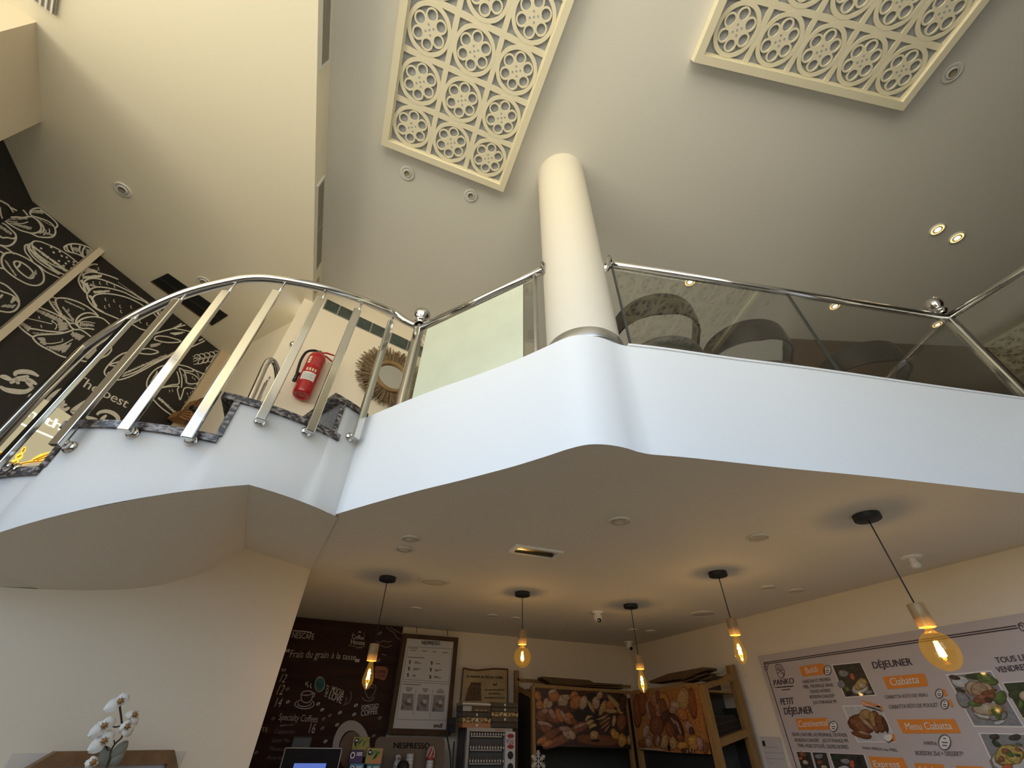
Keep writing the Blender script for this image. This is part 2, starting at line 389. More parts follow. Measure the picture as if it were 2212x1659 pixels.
grid = [[mb.bm.verts.new(A[i].lerp(B[i], j/rows)) for j in range(rows+1)] for i in range(m_)]
for i in range(m_-1):
    for j in range(rows):
        f = mb.bm.faces.new((grid[i][j], grid[i+1][j], grid[i+1][j+1], grid[i][j+1])); f.material_index = k; f.smooth = True
flat = [sp(t, SR, soff(t)) for t in (-47, -52, -57, -62, -67, -73)]+[V((-.559, 2.743, .772)), V((-.209, 3.031, .772)), V((-.17, 2.7, .772))]
mb.poly(flat, SHOPC)
mb.build('soffit', stair)
for i, (a, b, z) in enumerate(STEPS):
    mb = MB(); a2, b2 = a-3.2, b+(1.0 if i else 0); ns = 12
    arc = [sp(a2+(b2-a2)*j/ns, SR+.012, z-TT) for j in range(ns+1)]
    mb.prism(arc+[sp(b2, .1, z-TT), sp(a2, .1, z-TT)], (0, 0, TT), MARBLE); mb.build('tread', stair)
    if i < 5:
        z1 = STEPS[i+1][2]; mb = MB(); t = math.radians(a); w = V((-math.sin(t), math.cos(t), 0))*.024
        mb.prism([sp(a, .1, z1), sp(a, SR+.008, z1), sp(a, SR+.008, z-TT), sp(a, .1, z-TT)], w, MARBLE); mb.build('riser', stair)
# landing behind the top step
st_prism('landing_floor', [(-.10, 2.08), (-.235, 1.99), (-.72, 2.72), (-.93, 2.97), (.5, 3.35), (.3, 2.2)], MZ-.12, MZ+.005, PAINT)

# ---- column
CC = V((.821, 1.229, 0))
col = struct(D.objects.new('column', None)); C.objects.link(col); col.location = (CC.x, CC.y, MZ)
mb = MB(); mb.lathe([(.178, MZ-.02), (.178, CZ-.02), (.182, CZ-.012), (.186, CZ)], CC, COLP, seg=56); mb.build('shaft', col)
mb = MB(); mb.lathe([(.176, MZ+.002), (.190, MZ+.002), (.192, MZ+.008), (.191, MZ+.062), (.188, MZ+.068), (.174, MZ+.068)], CC, BRUSH, seg=56); mb.build('collar', col)['label'] = 'brushed steel collar'
# ---- white pilaster on the mural wall and the two wood strips at its end
PM = MU.off(.075)
a, b = PM((213, 535)), PM((227, 543)); a.z = b.z = 0
st_prism('trim_1', [(a.x, a.y), (b.x, b.y), (b.x-MU.n.x*.075, b.y-MU.n.y*.075), (a.x-MU.n.x*.075, a.y-MU.n.y*.075)], GZ, SZ, CREAM)
q = V((-1.753, 4.118, 0)); d = MU.d
st_prism('trim_3', [(q.x-d.x*.0, q.y), (q.x-d.x*.09, q.y-d.y*.09), (q.x-d.x*.09+MU.n.x*.03, q.y-d.y*.09+MU.n.y*.03), (q.x+MU.n.x*.03, q.y+MU.n.y*.03)], GZ, SZ, mat('cream_trim', (.62, .50, .34), .5))
# ---- glass front and side window
mb = MB(); zt = 3.0; zb = .3
for x in (-3.2, -1.8, -.4, 1.0): mb.box((x, FY, (zb+zt)/2), (.07, .1, zt-zb), ALU)
for z in (zb+.04, 1.35, zt-.03): mb.box((-1.1, FY, z), (4.2, .09, .07), ALU)
f = struct(mb.build('window_1', origin=(0, FY, zb)))
mb = MB(); mb.box((-1.1, FY, (zb+zt)/2), (4.2, .008, zt-zb-.1), GLASSC); mb.build('pane', f)
st_prism('wall_front', [(-3.5, FY-.05), (3.2, FY-.05), (3.2, FY+.05), (-3.5, FY+.05)], zt, CZ+.1, PAINT)
st_prism('wall_front_light_block', [(1.03, FY-.05), (3.2, FY-.05), (3.2, FY+.05), (1.03, FY+.05)], zb, zt, PAINT)  # unseen, added to keep daylight off the right of the ceiling
st_prism('wall_front_sill_light_block', [(-3.5, FY-.05), (3.2, FY-.05), (3.2, FY+.05), (-3.5, FY+.05)], GZ, zb, BROWNW)  # unseen, raised high to keep direct daylight out of the shop
mb = MB()
for y in (FY+.05, -.5, .87): mb.box((-3.22, y, 1.72), (.08, .07, 2.64), ALU)
for z in (.44, 3.02): mb.box((-3.22, -.5, z), (.08, 2.8, .07), ALU)
f = struct(mb.build('window_2', origin=(-3.22, -.5, .4)))
mb = MB(); mb.box((-3.22, -.5, 1.72), (.008, 2.7, 2.55), GLASSC); mb.build('pane', f)

# ================================================================== railings
def finial(mb, o, r=.03, m=CHROME):
    """ball finial over a post, o = top of the post"""
    mb.lathe([(r*.75, 0), (r*.75, .012), (r*1.12, .018), (r*1.2, .026), (r*1.05, .036), (r*.8, .042), (r*.95, .05), (r*1.35, .066), (r*1.55, .085), (r*1.5, .105), (r*1.15, .125), (r*.7, .136), (r*.35, .142), (r*.3, .15), (0, .156)], o, m, seg=24)
BR = .974
BAL = [(-51.5, 1.155, 2.088), (-65, 1.069, 1.98), (-77.1, 1.038, 1.921), (-89.2, .878, 1.852), (-101.9, .873, 1.769), (-113.6, .797, 1.683), (-124.2, .711, 1.561), (-139, .60, 1.455)]
rail = thing('stair_railing', 'curved polished steel stair railing with flat balusters bolted to the white staircase', 'railing', sp(-90, BR, .8))
NP = V((.062, 1.985, MZ))
hp = [V((.034, 1.988, 2.078)), V((-.03, 2.0, 2.105)), sp(-52.3, BR, 2.152), sp(-66.2, BR, 2.052), sp(-78.4, BR, 1.987), sp(-91.2, BR, 1.928), sp(-98.2, BR, 1.89), sp(-103.6, BR, 1.835), sp(-113.7, BR, 1.723), sp(-125.1, BR, 1.577), sp(-137.6, BR, 1.450), sp(-145, BR, 1.34), V((-1.765, 2.549, 1.086)), V((-1.95, 2.84, .88))]
mb = MB(); mb.tube(crom(hp, 6), .025, CHROME, 18); mb.build('handrail', rail)
def rail_z(th):
    a = [(math.degrees(math.atan2(p.y-SC.y, p.x-SC.x)), p.z) for p in hp[2:12]]
    for (t0, z0), (t1, z1) in zip(a, a[1:]):
        if t0 >= th >= t1: return z0+(z1-z0)*(t0-th)/(t0-t1)
    return a[0][1]-.02 if th > a[0][0] else a[-1][1]
for th, z0, z1 in BAL:
    z1 -= .028
    t = math.radians(th); rr = V((math.cos(t), math.sin(t), 0)); tt = V((-rr.y, rr.x, 0))
    c = sp(th, BR+.012, (z0+z1)/2); mb = MB()
    mb.box(c, (.042, .020, z1-z0), CHROME, bev=.004, axes=(tt, rr, V((0, 0, 1))))
    b = mb.build('baluster', rail)
    zr = rail_z(th)-.02; mb = MB(); q = sp(th, BR+.006, 0)+tt*.010
    mb.tube([q+V((0, 0, z1-.005)), V((q.x, q.y, max(zr, z1+.02)))], .006, CHROME, 10); mb.build('pin', b)
    mb = MB(); zb_ = z0+.022; a = sp(th, BR, zb_); w = sp(th, SR, zb_)
    mb.tube([a, w+rr*.008], .011, CHROME, 12); mb.lathe([(0, .016), (.014, .015), (.023, .009), (.026, 0)], w+rr*.001, CHROME, axis=rr, seg=18)
    mb.ell(w+rr*.024, tt*.019, rr*.019, V((0, 0, .019)), CHROME, 14, 8); mb.build('bracket', b)

# left glass balustrade, from the stair to the column
L0 = V((.062, 1.985, 0)); L1 = V((.628, 1.278, 0)); LP = Plane((L0.x, L0.y), (L1.x-L0.x, L1.y-L0.y)); ld = (L1-L0).normalized(); RZ1 = 2.055
bl = thing('glass_balustrade', 'short glass balustrade with a pale frosted panel between the stair and the white column', 'balustrade', V((.345, 1.63, MZ)))
mb = MB(); mb.tube([L0+V((0, 0, RZ1)), L1+V((0, 0, RZ1))+ld*.03], .024, CHROME, 18); hr = mb.build('handrail', bl)
mb = MB(); q = L1+V((0, 0, RZ1)); mb.lathe([(.0, .02), (.034, .018), (.046, .01), (.048, 0)], q+ld*.035, CHROME, axis=-ld, seg=20); mb.build('flange', hr)
mb = MB(); ln_ = V((LP.n.x, LP.n.y, 0))
mb.box(L0+V((0, 0, (MZ+RZ1+.02)/2)), (.054, .054, RZ1+.02-MZ), CHROME, bev=.012, axes=(ld, ln_, V((0, 0, 1)))); npost = mb.build('newel_post', bl)
mb = MB(); mb.tube([L0+V((0, 0, RZ1)), L0+V((0, 0, RZ1+.045))], .021, CHROME, 18); finial(mb, L0+V((0, 0, RZ1+.045)), .036); mb.build('finial', npost)
def pane(pts, off, th, n, m, name, parent):
    mb = MB(); mb.prism([p+n*off for p in pts], n*th, m); return mb.build(name, parent)
def on(s, z): q = L0+ld*s; return V((q.x, q.y, z))
LL = (L1-L0).length
gp = pane([on(.03, MZ+.002), on(LL-.05, MZ+.002), on(LL-.05, RZ1-.03), on(.03, RZ1-.03)], -.004, .008, ln_, GLASSR, 'glass_pane', bl)
f = pane([on(.085, MZ+.01), on(LL-.11, MZ+.01), on(LL-.11, RZ1-.055), on(.085, RZ1-.055)], .0045, .0012, ln_, FROST, 'frosted_film', gp); f['label'] = 'pale green frosted film'
mb = MB(); q = on(LL-.035, 0); mb.box((q.x, q.y, (MZ+RZ1-.02)/2), (.012, .03, RZ1-.02-MZ), BRUSH, axes=(ld, ln_, V((0, 0, 1)))); mb.build('end_strip', bl)

# right glass balustrade
R0 = V((.955, 1.066, 0)); R1 = V((3.095, .632, 0)); rd = (R1-R0).normalized(); rn = V((rd.y, -rd.x, 0)); RZ2 = 2.015
br = thing('glass_balustrade', 'long dark see-through glass balustrade right of the white column with a corner newel post', 'balustrade', V((2.0, .85, MZ)))
mb = MB(); mb.tube([R0+V((0, 0, RZ2)), R1+V((0, 0, RZ2))], .022, CHROME, 18); hr = mb.build('handrail', br)
mb = MB(); mb.lathe([(0, .02), (.032, .018), (.044, .01), (.046, 0)], R0+V((0, 0, RZ2))-rd*.012, CHROME, axis=rd, seg=20); mb.build('flange', hr)
def onr(s, z): q = R0+rd*s; return V((q.x, q.y, z))
RL = (R1-R0).length; cuts = [.012, 1.085, RL-.03]
for a, b in zip(cuts, cuts[1:]):
    pane([onr(a+.003, MZ+.013), onr(b-.003, MZ+.013), onr(b-.003, RZ2-.018), onr(a+.003, RZ2-.018)], -.005, .01, rn, GLASSR, 'glass_pane', br)
for s_ in (.012, 1.085):
    mb = MB(); mb.box(onr(s_, (MZ+.013+RZ2-.02)/2), (.007, .013, RZ2-.033-MZ), mat('dark_seal', (.05, .05, .045), .5), axes=(rd, rn, V((0, 0, 1)))); mb.build('seal', br)
mb = MB(); mb.box(R1+V((0, 0, (MZ+RZ2)/2)), (.04, .04, RZ2-MZ), CHROME, bev=.01, axes=(rd, rn, V((0, 0, 1)))); npost = mb.build('newel_post', br)
mb = MB(); mb.tube([R1+V((0, 0, RZ2-.01)), R1+V((0, 0, RZ2+.04))], .019, CHROME, 18); finial(mb, R1+V((0, 0, RZ2+.04)), .028); mb.build('finial', npost)
R2 = V((3.12, -1.7, 0)); mb = MB(); mb.tube([R1+V((0, 0, RZ2)), R2+V((0, 0, RZ2))], .022, CHROME, 18); mb.build('handrail', br)
d2 = (R2-R1).normalized(); n2 = V((d2.y, -d2.x, 0))
pane([R1+d2*.03+V((0, 0, MZ+.013)), R2+V((0, 0, MZ+.013)), R2+V((0, 0, RZ2-.018)), R1+d2*.03+V((0, 0, RZ2-.018))], -.005, .01, n2, GLASSR, 'glass_pane', br)

# chrome loop at the inner side of the stair
UQ = Plane((-.9, 2.68), (1, .05)); ur = thing('inner_handrail', 'small looped steel handrail behind the marble steps', 'handrail', V((-.88, 2.7, 1.17)))
mb = MB(); P1 = [UQ((541, 862)), UQ((562, 815)), UQ((573, 790)), UQ((581, 779)), UQ((590, 780), -.02), UQ((597, 793), -.05), UQ((600, 815), -.09), UQ((598, 850), -.14)]
P1[0] += (P1[0]-P1[1])*1.3; mb.tube(crom(P1, 5), .021, CHROME, 16); mb.build('rail', ur)
mb = MB(); P2 = [UQ((555, 872), -.05), UQ((574, 828), -.05)]; P2[0] += (P2[0]-P2[1])*1.2; mb.tube(P2, .011, CHROME, 12); mb.tube([P2[1], P2[1]+V((.012, -.02, .05))], .006, CHROME, 8); mb.build('post', ur)
mb = MB(); q = GW((634, 745), .02); mb.lathe([(0, .03), (.02, .027), (.03, .012), (.032, -.012), (.024, -.024), (.012, -.03)], q, CHROME, axis=GW.n, seg=20); tag(mb.build('door_stop', origin=q), 'round steel wall knob beside the fire extinguisher', 'knob')

# ================================================================== ceiling lattice panels
def lattice(loc, ux, uy, nx, ny, label, group):
    """panel with its corner at loc; ux, uy unit vectors; nx x ny reels"""
    P, Fm = .285, .045; w, h = nx*P+2*Fm, ny*P+2*Fm; t = thing('ceiling_lattice_panel', label, 'ceiling panel', loc+ux*w/2+uy*h/2, group)
    Z = V((0, 0, 1)); at = lambda a, b, z: loc+ux*a+uy*b+V((0, 0, z-loc.z))
    mb = MB(); mb.prism([at(.02, .02, CZ-.030), at(w-.02, .02, CZ-.030), at(w-.02, h-.02, CZ-.030), at(.02, h-.02, CZ-.030)], (0, 0, .026), BACK); mb.build('backing', t)['label'] = 'grey backing'
    mb = MB(); ax = (ux, uy, Z)
    for a, b, sx_, sy_ in ((w/2, Fm/2, w, Fm), (w/2, h-Fm/2, w, Fm), (Fm/2, h/2, Fm, h-2*Fm), (w-Fm/2, h/2, Fm, h-2*Fm)):
        mb.box(at(a, b, CZ-.034), (sx_, sy_, .066), LATT, axes=ax)
    mb.build('frame', t)
    mb = MB(); z0, zt_ = CZ-.044, .012
    def ring(cx, cy, r0, r1, seg=28, z=z0):
        k = mb.mi(LATT); rows = []
        for r, zz in ((r0, z), (r1, z), (r1, z+zt_), (r0, z+zt_)): rows.append([mb.bm.verts.new(at(cx+r*math.cos(2*PI*j/seg), cy+r*math.sin(2*PI*j/seg), zz)) for j in range(seg)])
        for i in range(4):
            for j in range(seg):
                f = mb.bm.faces.new((rows[i][j], rows[i][(j+1) % seg], rows[(i+1) % 4][(j+1) % seg], rows[(i+1) % 4][j])); f.material_index = k
    hole = BACK
    for i in range(1, nx): mb.box(at(Fm+i*P, h/2, z0+zt_/2), (.034, h-2*Fm, zt_), LATT, axes=ax)
    for j in range(1, ny): mb.box(at(w/2, Fm+j*P, z0+zt_/2+.0004), (w-2*Fm, .034, zt_), LATT, axes=ax)
    for s in (0, 1):
        mb.box(at(Fm+.006+s*(w-2*Fm-.012), h/2, z0+zt_/2+.0012), (.012, h-2*Fm, zt_), LATT, axes=ax); mb.box(at(w/2, Fm+.006+s*(h-2*Fm-.012), z0+zt_/2+.0016), (w-2*Fm, .012, zt_), LATT, axes=ax)
    for i in range(nx):
        for j in range(ny):
            cx, cy = Fm+(i+.5)*P, Fm+(j+.5)*P; zz = z0-.0006
            ring(cx, cy, .111, .1345, 40, zz)
            for q in range(6):
                a = 2*PI*q/6+PI/6; ring(cx+.0725*math.cos(a), cy+.0725*math.sin(a), .0265, .0365, 24, zz-.0002*(q % 2+1))
            mb.prism([at(cx+.0475*math.cos(2*PI*q/24), cy+.0475*math.sin(2*PI*q/24), zz-.0003) for q in range(24)], (0, 0, zt_), LATT)
            for q in range(6):     # webs between petals and hub
                a = 2*PI*q/6; mb.prism([at(cx+math.cos(a-.16)*.04, cy+math.sin(a-.16)*.04, zz-.0001), at(cx+math.cos(a-.13)*.075, cy+math.sin(a-.13)*.075, zz-.0001), at(cx+math.cos(a+.13)*.075, cy+math.sin(a+.13)*.075, zz-.0001), at(cx+math.cos(a+.16)*.04, cy+math.sin(a+.16)*.04, zz-.0001)], (0, 0, zt_), LATT)
            for dx, dy in ((0, 0), (.022, .012), (-.022, -.012), (-.010, .024), (.010, -.024)):
                mb.disc(at(cx+dx, cy+dy, zz-.0012), ux*.0062, uy*.0062, hole, 10)
    mb.build('lattice', t); return t
zf = CZ-.066
a, b = onz((822.8, 314), zf), onz((1084.8, 413), zf); ux = V((1, 0, 0)); uy = V((0, -1, 0))
lattice(V((a.x, (a.y+b.y)/2, zf)), ux, uy, 3, 5, 'cream film-reel ceiling panel three reels wide, left of the white column', 'film reel ceiling panels')
a, b = onz((1498, 134), zf), onz((1949.6, 239.7), zf); ux = (b-a).normalized(); uy = V((ux.y, -ux.x, 0))
lattice(a, ux, uy, 5, 3, 'cream film-reel ceiling panel five reels wide, cut by the top right of the photo', 'film reel ceiling panels')

# ================================================================== recessed lights, vents
DARKH = mat('lamp_recess', (.10, .08, .06), .5); LED = mat('lamp_face_lit', (1, .9, .7), .4, emit=(1, .80, .48), estr=9.0); LED2 = mat('lamp_cup_lit', (.9, .7, .4), .4, emit=(1, .62, .22), estr=1.6); BULBOFF = mat('lamp_face', (.35, .29, .20), .3)
def spot(p, z, r, label, lit=False, tilt=None, group='recessed spotlights of the upper ceiling', name='recessed_spotlight'):
    q = onz(p, z); t = thing(name, label, 'ceiling light', q, group); dn = V((0, 0, -1))
    mb = MB(); mb.lathe([(r*1.0, .0), (r*1.04, .004), (r*.98, .009), (r*.84, .008), (r*.62, -.001+.002)], q, LED2 if lit else WHITE, axis=dn, seg=32, mats=[WHITE, WHITE, WHITE, LED2 if lit else WHITE]); mb.build('trim_ring', t)
    ax = V((.25, -.2, -1)).normalized() if tilt is None else tilt
    mb = MB(); mb.lathe([(r*.60, .001), (r*.60, .012), (r*.42, .013), (r*.40, .006), (0, .006)], q, LED if lit else WHITE, axis=dn, seg=28, mats=[WHITE, WHITE, LED2 if lit else DARKH, LED if lit else BULBOFF]); mb.build('lamp', t)
    return t
U = 'recessed spotlights of the upper ceiling'
spot((880, 374), CZ, .052, 'unlit recessed spotlight off the lattice panel corner, nearer the vents')
spot((1017, 422), CZ, .050, 'unlit recessed spotlight off the lattice panel edge, nearer the column')
spot((2056, 157), CZ, .056, 'unlit recessed spotlight beside the right lattice panel corner')
spot((2024, 495), CZ, .055, 'lit recessed spotlight over the right balustrade, left of a close pair', True)
spot((2066, 513), CZ, .055, 'lit recessed spotlight over the right balustrade, right of a close pair', True)
spot((1490, 608), CZ, .055, 'lit recessed spotlight seen through the glass just under the handrail by the column', True)
spot((1803, 660), CZ, .055, 'lit recessed spotlight seen through the glass over the third chair', True)
spot((2024, 700), CZ, .05, 'lit recessed spotlight seen through the glass below the corner newel', True)
spot((265, 409), SZ, .055, 'unlit recessed spotlight alone in the left soffit near the pillar', group='recessed spotlights of the left soffit')
spot((440, 608), SZ, .055, 'unlit recessed spotlight in the left soffit just above the handrail', group='recessed spotlights of the left soffit')
for p in ((2024, 495), (2066, 513), (1803, 660)):
    q = onz(p, CZ); l = D.lights.new('spot_lamp', 'SPOT'); l.energy = 4; l.color = (1, .78, .5); l.spot_size = 1.9; l.spot_blend = .7; l.shadow_soft_size = .03; o = D.objects.new('spot_lamp', l); C.objects.link(o); o.location = q-V((0, 0, .02))
LENS = mat('lamp_lens_off', (.52, .49, .42), .4); TRIMW = mat('trim_cream', (.64, .59, .50), .5)
def down(p, r, label, name='downlight', m=LENS, group='downlights of the shop ceiling', cat='ceiling light'):
    q = onz(p, LZ); t = thing(name, label, cat, q, group); dn = V((0, 0, -1))
    mb = MB(); mb.lathe([(r, 0), (r*1.02, .005), (r*.95, .010), (r*.86, .008), (r*.82, .001)], q, TRIMW, axis=dn, seg=36); mb.build('trim_ring', t)
    mb = MB(); mb.lathe([(r*.83, .002), (r*.80, .006), (r*.4, .0085), (0, .009)], q, m, axis=dn, seg=30); mb.build('lens', t); return t
for p, r, l in (((1338, 1125), .052, 'large round downlight nearest the bulging white edge'), ((888, 1163), .05, 'round downlight, nearer one of the close pair left of the ceiling vent'), ((874, 1186), .05, 'round downlight, farther one of the close pair left of the ceiling vent'),
    ((1637, 1160), .052, 'large round downlight between the white edge and the fourth pendant'), ((1659, 1268), .05, 'round downlight, left one of a pair near the menu wall'), ((1720, 1275), .05, 'round downlight, right one of a pair near the menu wall'),
    ((898, 1314), .05, 'round downlight over the framed coffee poster'), ((1063, 1329), .05, 'round downlight, left one of a pair behind the second pendant'), ((1113, 1335), .05, 'round downlight, right one of a pair behind the second pendant'),
    ((1367, 1360), .05, 'round downlight behind the cord of the middle pendant'), ((1405, 1363), .05, 'round downlight right of the middle pendant cord')):
    down(p, r, l)
SPK = mat('speaker_mesh', (.62, .58, .50), .8, noise=.35, scale=260)
down((938, 1256), .098, 'round ceiling speaker with a cream mesh between the first two pendants', 'ceiling_speaker', SPK, 'ceiling speakers', 'speaker')
down((1518, 1325), .098, 'round ceiling speaker near the bread rack corner', 'ceiling_speaker', SPK, 'ceiling speakers', 'speaker')
# sensor hanging below the shop ceiling
q = onz((1968, 1203), LZ); t = thing('ceiling_sensor', 'small white ceiling sensor with a round base near the menu board', 'sensor', q); mb = MB()
mb.lathe([(.05, 0), (.05, .004), (.046, .008), (.02, .010)], q, WHITE, axis=(0, 0, -1), seg=28); mb.build('base', t)
mb = MB(); mb.lathe([(.018, .008), (.018, .03), (.022, .034), (.022, .05), (.016, .056), (0, .058)], q, WHITE, axis=(0, 0, -1), seg=20); mb.build('head', t)
# rectangular recessed lamp
A_, B_, C_ = V((.822, 2.216, LZ)), V((1.097, 2.100, LZ)), V((.82, 2.1, LZ)); t = thing('recessed_lamp', 'rectangular recessed lamp with a mirrored tray in the shop ceiling', 'ceiling light', V((.96, 2.157, LZ)))
mb = MB(); x0, x1, y0, y1 = .815, 1.10, 2.098, 2.217
for bx in (((x0+x1)/2, y0+.009, x1-x0, .018), ((x0+x1)/2, y1-.009, x1-x0, .018), (x0+.012, (y0+y1)/2, .024, y1-y0-.036), (x1-.012, (y0+y1)/2, .024, y1-y0-.036)): mb.box((bx[0], bx[1], LZ-.005), (bx[2], bx[3], .010), WHITE)
mb.build('frame', t); TRAY = mat('mirror_tray', (.55, .48, .34), .22, 1.0)
mb = MB()
pr = [(y0+.018+(y1-y0-.036)*i/8, LZ-.009+.008*math.sin(PI*i/8)) for i in range(9)]
for a, b in zip(pr, pr[1:]): mb.poly([(x0+.024, a[0], a[1]), (x1-.024, a[0], a[1]), (x1-.024, b[0], b[1]), (x0+.024, b[0], b[1])], TRAY, True)
mb.build('reflector', t)['label'] = 'mirrored tray'
# air grilles in the face of the soffit
XF = -.9
def grille(p, ya, yb, za, zb_, label, split=()):
    c = V((XF+.006, (ya+yb)/2, (za+zb_)/2)); t = thing('air_grille', label, 'air vent', V((XF, (ya+yb)/2, za)), 'long air grilles'); mb = MB(); fw = .016
    for y, z, sy, sz in ((c.y, za+fw/2, yb-ya, fw), (c.y, zb_-fw/2, yb-ya, fw), (ya+fw/2, c.z, fw, zb_-za-2*fw), (yb-fw/2, c.z, fw, zb_-za-2*fw)): mb.box((XF+.006, y, z), (.014, sy, sz), WHITE)
    mb.build('frame', t); mb = MB(); mb.box((XF+.0015, c.y, c.z), (.003, yb-ya-2*fw, zb_-za-2*fw), mat('grille_dark', (.05, .045, .04), .8))
    for i in range(7):
        z = za+fw+(zb_-za-2*fw)*(i+.5)/7; mb.box((XF+.007, c.y, z), (.009, yb-ya-2*fw, .007), mat('grille_slat', (.42, .38, .32), .5))
    for y in split: mb.box((XF+.009, y, c.z), (.008, .012, zb_-za-2*fw), mat('grille_slat', (.42, .38, .32), .5))
    mb.build('slats', t)
grille(0, -.6, 1.09, SZ+.03, SZ+.215, 'long air grille in the soffit face, cut by the top of the photo')
grille(1, 1.85, 2.67, SZ+.03, SZ+.215, 'air grille in the soffit face above the stair railing', (2.26,))
mb = MB(); q = V((XF+.004, 2.86, SZ+.10))
mb.box(q, (.008, .10, .13), mat('vent_grey', (.42, .40, .36), .6), bev=.003); tag(mb.build('access_plate', origin=(XF, 2.86, SZ+.04)), 'small grey plate at the far end of the soffit face', 'plate')
# black slot diffuser in the soffit
sl = [onz(p, SZ) for p in ((328, 607), (363, 590), (493, 681), (460, 702))]; ctr = sum(sl, V())/4; t = thing('slot_diffuser', 'long black slot vent in the left soffit behind the handrail', 'air vent', ctr)
mb = MB(); mb.prism([p-V((0, 0, .006)) for p in sl], (0, 0, .005), BLACK); mb.build('slot', t); mb = MB()
for a, b in ((.5, .5),): mb.prism([sl[0].lerp(sl[1], .46)-V((0, 0, .010)), sl[0].lerp(sl[1], .54)-V((0, 0, .010)), sl[3].lerp(sl[2], .54)-V((0, 0, .010)), sl[3].lerp(sl[2], .46)-V((0, 0, .010))], (0, 0, .006), mat('slot_bar', (.03, .03, .03), .5))
mb.build('bar', t); mb = MB(); e1 = (sl[0]-sl[1]).normalized()*.012; mb.prism([sl[0]-V((0, 0, .008)), sl[3]-V((0, 0, .008)), sl[3]+e1-V((0, 0, .008)), sl[0]+e1-V((0, 0, .008))], (0, 0, .007), mat('rust_edge', (.16, .07, .03), .7)); mb.build('edge', t)
sl = [onz(p, SZ) for p in ((86, -2), (108, -2), (97, 14))]; ctr = sum(sl, V())/3
mb = MB(); dd = V((.42, -.90, 0)).normalized(); ee = V((.9, .42, 0)); q = onz((97, 14), SZ)
mb.box(q+dd*.30-V((0, 0, .006)), (.60, .10, .010), mat('grille_slat', (.42, .38, .32), .5), axes=(dd, ee, V((0, 0, 1))))
for i in range(4): mb.box(q+dd*.30+ee*(-.036+.024*i)-V((0, 0, .014)), (.60, .008, .012), WHITE, axes=(dd, ee, V((0, 0, 1))))
tag(mb.build('ceiling_louvre', origin=q), 'white louvre in the soffit above the pillar', 'air vent')

# ================================================================== on the upper back wall
GB = mat('glass_block', (.075, .10, .085), .12, noise=.4, scale=14, bump=.5, bscale=30, spec=.6); MORT = mat('block_joint', (.30, .30, .27), .7)
Zg = zoom(520, 640, 5.185)
for i, qd in enumerate((((968, 27), (1262, 183), (1215, 288), (920, 132)), ((1325, 225), (1622, 372), (1575, 480), (1283, 325)), ((1690, 405), (1895, 505), (1850, 612), (1645, 515)))):
    c4 = [GW(Zg(p)) for p in qd]
    if i == 2:
        dx = (c4[1]-c4[0]).normalized()*.38; c4[1] = c4[0]+dx; c4[2] = c4[3]+dx
    z1 = (c4[0].z+c4[1].z)/2; z0 = (c4[2].z+c4[3].z)/2; a, b = V((c4[0].x, c4[0].y, z0)), V((c4[1].x, c4[1].y, z0)); nn = GW.n; ud = (b-a).normalized(); ww = (b-a).length
    t = struct(D.objects.new('window_%d' % (3+i), None)); C.objects.link(t); t.location = (a+b)/2
    mb = MB(); mb.prism([a, b, V((b.x, b.y, z1)), V((a.x, a.y, z1))], nn*.006, MORT); mb.build('joint', t)
    for j in range(2):
        mb = MB(); c = a+ud*ww*(.25+.5*j)+nn*.008; c.z = (z0+z1)/2; mb.box(c, (ww/2-.014, .012, z1-z0-.014), GB, bev=.004, axes=(ud, nn, V((0, 0, 1)))); mb.build('glass_block', t)
# fire extinguisher
RED = mat('red_enamel', (.42, .012, .018), .22, coat=.3); BLKR = mat('black_rubber', (.012, .012, .014), .4); LBL = mat('label_white', (.74, .72, .68), .5); LBC = mat('label_cream', (.70, .60, .42), .5)
EO = .085; tq = GW((690, 762), EO); bq = GW((652, 856), EO); zt_, z0 = tq.z, bq.z; c = GW((671, 808), EO); c = V((c.x, c.y, 0)); er = .071
fe = thing('fire_extinguisher', 'red fire extinguisher with a black hose hung on the wall behind the stair', 'fire extinguisher', V((c.x, c.y, z0)))
hh = zt_-z0; mb = MB()
mb.lathe([(0, .012), (er*.55, .012), (er*.6, 0), (er*.82, 0), (er*.95, .012), (er, .03), (er, hh*.80), (er*.97, hh*.85), (er*.84, hh*.905), (er*.55, hh*.945), (er*.3, hh*.955), (er*.3, hh*.975)], V((c.x, c.y, z0)), RED, seg=36); fe_cyl = mb.build('cylinder', fe)
nx_ = GW.n; tx_ = GW.d
mb = MB(); mb.lathe([(er*.28, hh*.955), (er*.30, hh*.99), (er*.22, hh*1.0), (er*.22, hh*1.03), (0, hh*1.03)], V((c.x, c.y, z0)), BRUSH, seg=18); mb.build('valve', fe)
mb = MB(); h0 = V((c.x, c.y, z0+hh*1.01))
mb.tube([h0+tx_*.005, h0+tx_*.05+V((0, 0, .022)), h0+tx_*.115+V((0, 0, .030))], [.009, .008, .006], RED, 8); mb.tube([h0-V((0, 0, .012)), h0+tx_*.06-V((0, 0, .016)), h0+tx_*.115-V((0, 0, .042))], [.009, .008, .006], RED, 8); mb.build('handle', fe)
mb = MB(); hp_ = [h0-tx_*.01, h0-tx_*.05+V((0, 0, -.005)), h0-tx_*.095-V((0, 0, .05)), h0-tx_*.108-V((0, 0, .14)), h0-tx_*.100-V((0, 0, .24)), h0-tx_*.088-V((0, 0, .33))]
mb.tube(crom(hp_, 5), .0105, BLKR, 12); mb.tube([hp_[-1]+V((0, 0, .05)), hp_[-1]-V((0, 0, .035))], [.014, .016], BLKR, 12); mb.box(hp_[-1]+V((0, 0, .045))+tx_*.012, (.035, .02, .02), BLKR, axes=(tx_, nx_, V((0, 0, 1)))); mb.build('hose', fe)
